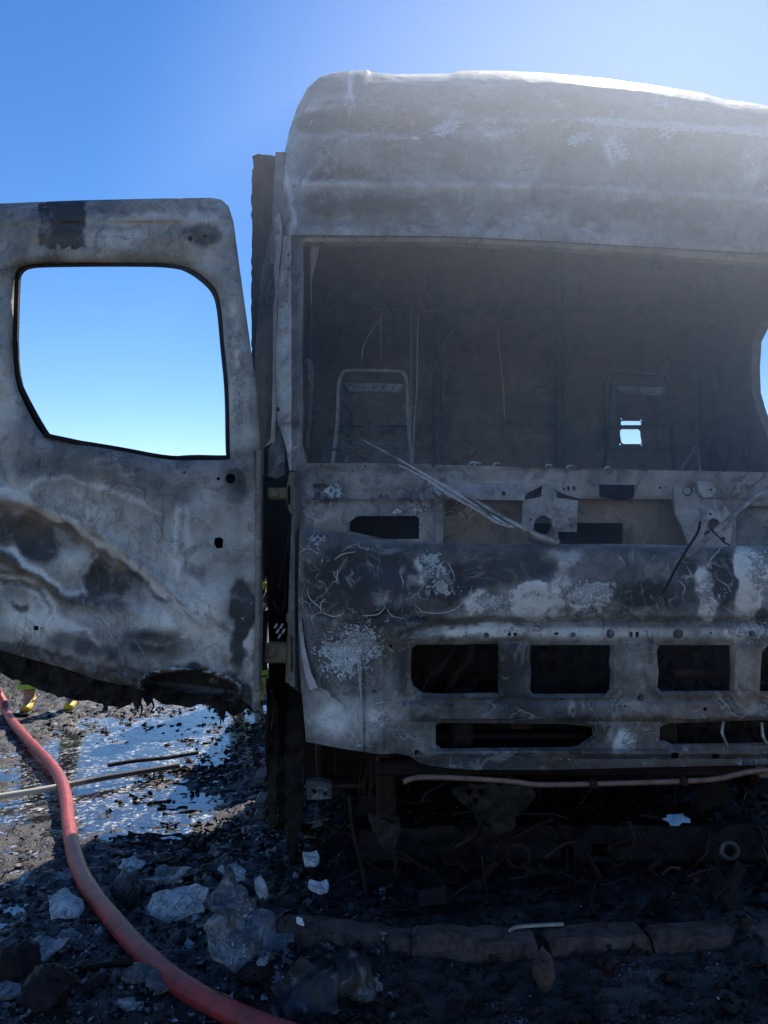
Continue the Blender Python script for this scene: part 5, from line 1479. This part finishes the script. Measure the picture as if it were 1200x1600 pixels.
def kerb(x0, y0, x1, y1, h, label, seed):
    rs = random.Random(seed)
    a = G(x0, y0); b = G(x1, y1)
    L = (b - a).length
    d = (b - a).normalized()
    nrm = Vector((-d.y, d.x, 0))
    n = max(6, int(L / .02))
    V = []; Fs = []
    prof = [(0, -.02), (0, .75), (.05, .98), (.12, 1.0), (.26, .97), (.30, .6), (.30, -.02)]
    for i in range(n + 1):
        t = i / n
        for (w, z) in prof:
            p = a + d * L * t + nrm * (w * .45 + (fbm(np.array([t * L * 14 + seed]), np.array([z * 3.]), seed, 3)[0] - .5) * .022)
            zz = h * z * (1 + (fbm(np.array([t * L * 9]), np.array([w * 9.]), seed + 3, 3)[0] - .5) * .28 * (z > .5))
            if i in (0, n) and z > .5: zz *= .86
            V.append((p.x, p.y, zz))
    m = len(prof)
    for i in range(n):
        for k in range(m - 1):
            Fs.append((i * m + k, (i + 1) * m + k, (i + 1) * m + k + 1, i * m + k + 1))
    Fs.append(tuple(range(m))); Fs.append(tuple((n * m + k) for k in range(m))[::-1])
    o = obj('kerb_stone', mesh_from('kerb_stone', V, Fs, angle=40), M_kerb)
    return tag(o, label, 'kerb', 'kerb stones along the roadside')


kerb(425, 1502, 640, 1530, .125, 'left-hand sooty kerb stone with a worn pale top edge', 1)
kerb(643, 1530, 842, 1534, .13, 'middle sooty kerb stone left of the upright pointed stone', 2)
kerb(864, 1532, 1020, 1522, .13, 'sooty kerb stone just right of the upright pointed stone', 3)
kerb(1024, 1520, 1240, 1512, .12, 'darkest kerb stone running out of the right edge', 4)
rock(850, 1545, .13, 51, M_kerb, 'upright pointed stone standing in the gap between kerb stones', flat=(.6, .5, 1.3), rz=0)

# poles and bars lying about
M_pole = soot_mat('weathered_pole', (.30, .27, .22), (.55, .50, .42), 20, .6, .003)
pp = [G(-60, 1252, .04), G(0, 1245, .04), G(82, 1230, .04), G(84, 1229, .04)]
s = NT('pole_with_burnt_end')
sx = s.n.new('ShaderNodeSeparateXYZ'); s.l.new(s.co, sx.inputs[0])
fac = s.ramp(s.math('ADD', s.math('MULTIPLY', s.math('ADD', sx.outputs[0], 1.95), 2.0), s.math('MULTIPLY', s.noise(12, 5), .5)), [(.2, 0), (.45, 1)])
M_pole = s.done(s.mix(fac, (.48, .43, .34), (.05, .045, .045)), .5, 0, .5)
tag(tube('long_pole', [G(-60, 1254, .05), G(60, 1235, .05), G(170, 1214, .05), G(280, 1196, .05)], .018, M_pole, None, 10), 'long straight pole with a pale left end and charred right end lying under the hose', 'pole')
tag(tube('charred_bar', [G(168, 1196, .04), G(210, 1189, .05), G(262, 1184, .045), G(310, 1176, .05)], .014, M_soot, None, 8), 'charred black bar lying behind the long pole', 'bar')
tag(tube('thin_bar', [G(40, 1532, .04), G(120, 1515, .05), G(210, 1502, .06)], .011, M_charrust, None, 8), 'thin brown bar half buried in the lower left mud', 'bar')
tag(tube('bent_wire', smooth_path([G(797, 1476, .04), G(795, 1464, .10), G(803, 1450, .14), G(840, 1446, .14), G(880, 1444, .14)], 4), .007, M_wire, None, 6), 'bent hook of grey wire lying in front of the wreck', 'wire')
tag(box('metal_strip', G(1190, 1452, .1), (.12, .03, .01), M_white, None, (0, 0, R(5))), 'bright bluish metal strip at the right edge above the kerb', 'strip')
tag(tube('short_stick', [G(537, 1458, .12), G(563, 1465, .12)], .006, M_kerb, None, 6), 'short pale stick on the debris above the left kerb stone', 'stick')

# loose rubbish heaps: too small and too many to count
def scatter(name, n, region, smin, smax, mat, seed, zoff=0., up=.5, ash=.5):
    rs = np.random.RandomState(seed)
    base = []
    for k in range(6):
        bm = bmesh.new(); bmesh.ops.create_icosphere(bm, subdivisions=1, radius=1)
        rr = random.Random(seed + k)
        for v in bm.verts: v.co *= rr.uniform(.55, 1.15)
        bm.verts.ensure_lookup_table()
        base.append((np.array([tuple(v.co) for v in bm.verts]), np.array([[q.index for q in f.verts] for f in bm.faces])))
        bm.free()
    Vs = []; Fsx = []; b = 0
    cnt = 0
    while cnt < n:
        x, y = region(rs)
        if x is None: continue
        s_ = smin + (smax - smin) * rs.rand() ** 3
        bv, bf = base[rs.randint(6)]
        sc = np.array([rs.uniform(.5, 1.5), rs.uniform(.5, 1.5), rs.uniform(.25, .9)]) * s_
        a = rs.uniform(0, 6.28); c, s2 = math.cos(a), math.sin(a)
        t = rs.uniform(-.6, .6)
        q = bv * sc
        q = q @ np.array([[1, 0, 0], [0, math.cos(t), -math.sin(t)], [0, math.sin(t), math.cos(t)]])
        q = q @ np.array([[c, -s2, 0], [s2, c, 0], [0, 0, 1]])
        z = ground_z(x, y)
        Vs.append(q + np.array([x, y, z + s_ * up * .6 + zoff])); Fsx.append(bf + b); b += len(bv); cnt += 1
    V = np.vstack(Vs); Fx = np.vstack(Fsx)
    me = mesh_from(name, V, Fx, smooth=False)
    add_attrs(me, ash, .3, .2)
    o = obj(name, me, mat)
    o['kind'] = 'stuff'
    return o


def reg_all(rs):
    py = rs.uniform(1070, 1640); px = rs.uniform(-60, 1260)
    p = G(px, py)
    return p.x, p.y


def reg_left(rs):
    py = rs.uniform(1060, 1640); px = rs.uniform(-60, 520)
    p = G(px, py); return p.x, p.y


def reg_clump(rs):
    cs = [(-.9, 5.2, .35, .25), (-.75, 4.4, .3, .4), (-.95, 3.9, .35, .15), (-.6, 3.4, .3, .3), (-1.3, 5.4, .25, .06), (-1.5, 4.5, .25, .08), (-.7, 6.2, .4, .15), (-1.1, 6.8, .5, .1), (-1.25, 6.2, .3, .08), (-1.2, 5.85, .35, .06), (-.2, 3.0, .4, .3), (-1.6, 2.8, .5, .3), (-2.6, 6.6, .8, .6), (-1.6, 6.4, .5, .05), (-1.7, 5.9, .3, .04), (-1.35, 5.1, .3, .05), (-1.6, 6.9, .6, .08), (-1.9, 6.1, .35, .1), (-1.4, 5.6, .4, .12), (-1.7, 6.4, .6, .5)]
    c = cs[rs.randint(len(cs))]
    return c[0] + rs.randn() * c[2], min(max(c[1] + rs.randn() * c[3], 2.2), 9)


def reg_truck(rs):
    return rs.uniform(-.5, 2.3), rs.uniform(2.3, 4.6)


tag(scatter('soot_clods', 6000, reg_clump, .005, .030, M_soot, 5), None, None)
scatter('black_grit', 12000, reg_all, .002, .013, M_grit, 6)
scatter('ash_flecks', 1100, reg_left, .002, .012, M_white_rub, 8, ash=.62)
scatter('charred_scraps', 3600, reg_truck, .004, .034, M_char, 9)
scatter('pale_specks', 160, reg_truck, .002, .008, M_white_rub, 10, .01, ash=.7)
# wreckage bits heaped under the cab: twisted flat strips
geos = []
rs_ = random.Random(4)
for k in range(240):
    x = rs_.uniform(-.55, 2.2); y = rs_.uniform(3.0, 4.0); z = .03 + abs(rs_.gauss(0, .12))
    L = rs_.uniform(.04, .22)
    a = Vector((x, y, z)); d = Vector((rs_.uniform(-1, 1), rs_.uniform(-.6, .6), rs_.uniform(-.35, .35))).normalized() * L
    if rs_.random() < .6:
        geos.append(tube_geo(smooth_path([a, a + d * .5 + Vector((0, 0, rs_.uniform(-.02, .04))), a + d], 3), rs_.uniform(.003, .010), 5))
    else:
        geos.append(box_geo(a, (L, L * rs_.uniform(.2, .7), .006), (rs_.uniform(-1, 1), rs_.uniform(-.5, .5), rs_.uniform(0, 3)), .001))
v_, f_ = join_geo(geos)
o = obj('twisted_wreckage', mesh_from('twisted_wreckage', v_, f_, smooth=False), M_char); o['kind'] = 'stuff'
geos = []
for k in range(420):
    px = rs_.uniform(-20, 620); py = rs_.uniform(1330, 1620)
    a = G(px, py, 0); a.z = ground_z(a.x, a.y) + .012
    L = rs_.uniform(.010, .05) * (1.6 if rs_.random() < .12 else 1)
    M = Matrix.Translation(a) @ Matrix.Rotation(rs_.uniform(0, 6.28), 4, 'Z') @ Matrix.Rotation(rs_.uniform(-.7, .7), 4, 'X') @ Matrix.Rotation(rs_.uniform(-.5, .5), 4, 'Y')
    Vp = []; Fp = []
    for i in range(4):
        for j in range(4):
            Vp.append(tuple(M @ Vector(((i - 1.5) * L / 3 + rs_.uniform(-1, 1) * L * .1, (j - 1.5) * L / 4 + rs_.uniform(-1, 1) * L * .1, rs_.uniform(-1, 1) * L * .14))))
    Vp += [(x, y, z - .002) for x, y, z in Vp]
    for i in range(3):
        for j in range(3):
            b0 = i * 4 + j
            if (i, j) in ((0, 0), (2, 2)) and rs_.random() < .6: continue
            Fp.append((b0, b0 + 4, b0 + 5, b0 + 1)); Fp.append((b0 + 16, b0 + 17, b0 + 21, b0 + 20))
    geos.append((Vp, Fp))
for nm, sel, mt in (('torn_scraps', [q for i, q in enumerate(geos) if i % 3], M_grey_rub), ('pale_scraps', [q for i, q in enumerate(geos) if i % 3 == 0], M_white_rub)):
    v_, f_ = join_geo(sel)
    me_ = mesh_from(nm, v_, f_, smooth=False); add_attrs(me_, .5, .2)
    obj(nm, me_, mt)['kind'] = 'stuff'
geos = []
for k in range(80):
    px = rs_.uniform(560, 1290); py = rs_.uniform(1235, 1430)
    a = P(px, py, rs_.uniform(3.12, 3.42))
    if a.z < .08: continue
    L = rs_.uniform(.05, .26)
    q = [a]
    d = Vector((rs_.uniform(-1, 1), rs_.uniform(-.3, .3), rs_.uniform(-.8, .4))).normalized()
    for j in range(4):
        d = (d + Vector((rs_.uniform(-.6, .6), rs_.uniform(-.3, .3), rs_.uniform(-.6, .5)))).normalized()
        q.append(q[-1] + d * L / 4)
    q = [Vector((p.x, p.y, max(p.z, .03))) for p in q]
    geos.append(tube_geo(smooth_path(q, 3), rs_.choice([.002, .003, .004, .007, .012]), 5))
v_, f_ = join_geo(geos)
o = obj('tangled_cables', mesh_from('tangled_cables', v_, f_), M_char, truck); o['kind'] = 'stuff'
# flat streaky strips on the wet ground at the left
geos = []
for k in range(46):
    px = rs_.uniform(160, 400); py = rs_.uniform(1195, 1370)
    a = G(px, py, 0); a.z = ground_z(a.x, a.y) + .02
    L = rs_.uniform(.03, .20)
    dd = Vector((math.cos(t_ := rs_.uniform(-.3, .6)), math.sin(t_), 0)) * L
    geos.append(tube_geo(smooth_path([a + dd * q + Vector((rs_.uniform(-.01, .01), rs_.uniform(-.015, .015), rs_.uniform(-.008, .008))) for q in (0, .25, .5, .75, 1)], 3), [rs_.uniform(.003, .010) for _ in range(13)], 5))
v_, f_ = join_geo(geos)
o = obj('charred_strips', mesh_from('charred_strips', v_, f_, smooth=False), M_soot); o['kind'] = 'stuff'
# dry verge behind the firefighter
s = NT('dry_grass_blades')
M_grass = s.done(s.ramp(s.noise(8, 3), [(.35, (.10, .08, .045)), (.65, (.38, .32, .2))]), .8, 0, .3)
rs = np.random.RandomState(12)
nb = 5200
bx = rs.uniform(-5.0, -2.6, nb); by = rs.uniform(6.4, 9.6, nb)
keep = (bx < -3.0 - (by < 7.4) * .55 + rs.randn(nb) * .15)
bx = bx[keep]; by = by[keep]; nb = len(bx)
hh = rs.uniform(.02, .11, nb); an = rs.uniform(0, 6.28, nb); le = rs.uniform(-.06, .06, (nb, 2)); wd = .003
z0 = ground_height(bx, by)
Vg = np.zeros((nb, 3, 3))
Vg[:, 0] = np.stack([bx - np.cos(an) * wd, by - np.sin(an) * wd, z0], -1)
Vg[:, 1] = np.stack([bx + np.cos(an) * wd, by + np.sin(an) * wd, z0], -1)
Vg[:, 2] = np.stack([bx + le[:, 0], by + le[:, 1], z0 + hh], -1)
o = obj('dry_grass', mesh_from('dry_grass', Vg.reshape(-1, 3), np.arange(nb * 3).reshape(-1, 3), smooth=False), M_grass); o['kind'] = 'stuff'

# ------------------------------------------------------------------ added haze volume standing in for the lens-flare veil over the cab
mm = bpy.data.materials.new('flare_veil_haze')
mm.use_nodes = True
n_ = mm.node_tree.nodes; l_ = mm.node_tree.links
n_.clear()
o_ = n_.new('ShaderNodeOutputMaterial')
pv = n_.new('ShaderNodeVolumePrincipled')
pv.inputs['Color'].default_value = (.84, .89, .98, 1)
pv.inputs['Anisotropy'].default_value = .35
tc_ = n_.new('ShaderNodeTexCoord')
mp_ = n_.new('ShaderNodeMapping'); mp_.inputs['Scale'].default_value = (1 / 2.3, 1 / 1.7, 1 / 1.9)
gr_ = n_.new('ShaderNodeTexGradient'); gr_.gradient_type = 'SPHERICAL'
mu_ = n_.new('ShaderNodeMath'); mu_.operation = 'MULTIPLY'; mu_.inputs[1].default_value = .29
l_.new(tc_.outputs['Object'], mp_.inputs[0]); l_.new(mp_.outputs[0], gr_.inputs[0]); l_.new(gr_.outputs['Fac'], mu_.inputs[0])
l_.new(mu_.outputs[0], pv.inputs['Density'])
l_.new(pv.outputs[0], o_.inputs['Volume'])
bm = bmesh.new()
bmesh.ops.create_icosphere(bm, subdivisions=4, radius=1)
for v in bm.verts:
    v.co = Vector((v.co.x * 2.3, v.co.y * 1.7, v.co.z * 1.9))
me = bpy.data.meshes.new('flare_veil'); bm.to_mesh(me); bm.free()
veil = obj('flare_veil', me, mm)
veil.location = (1.12, 3.05, 2.72)
veil['kind'] = 'stuff'
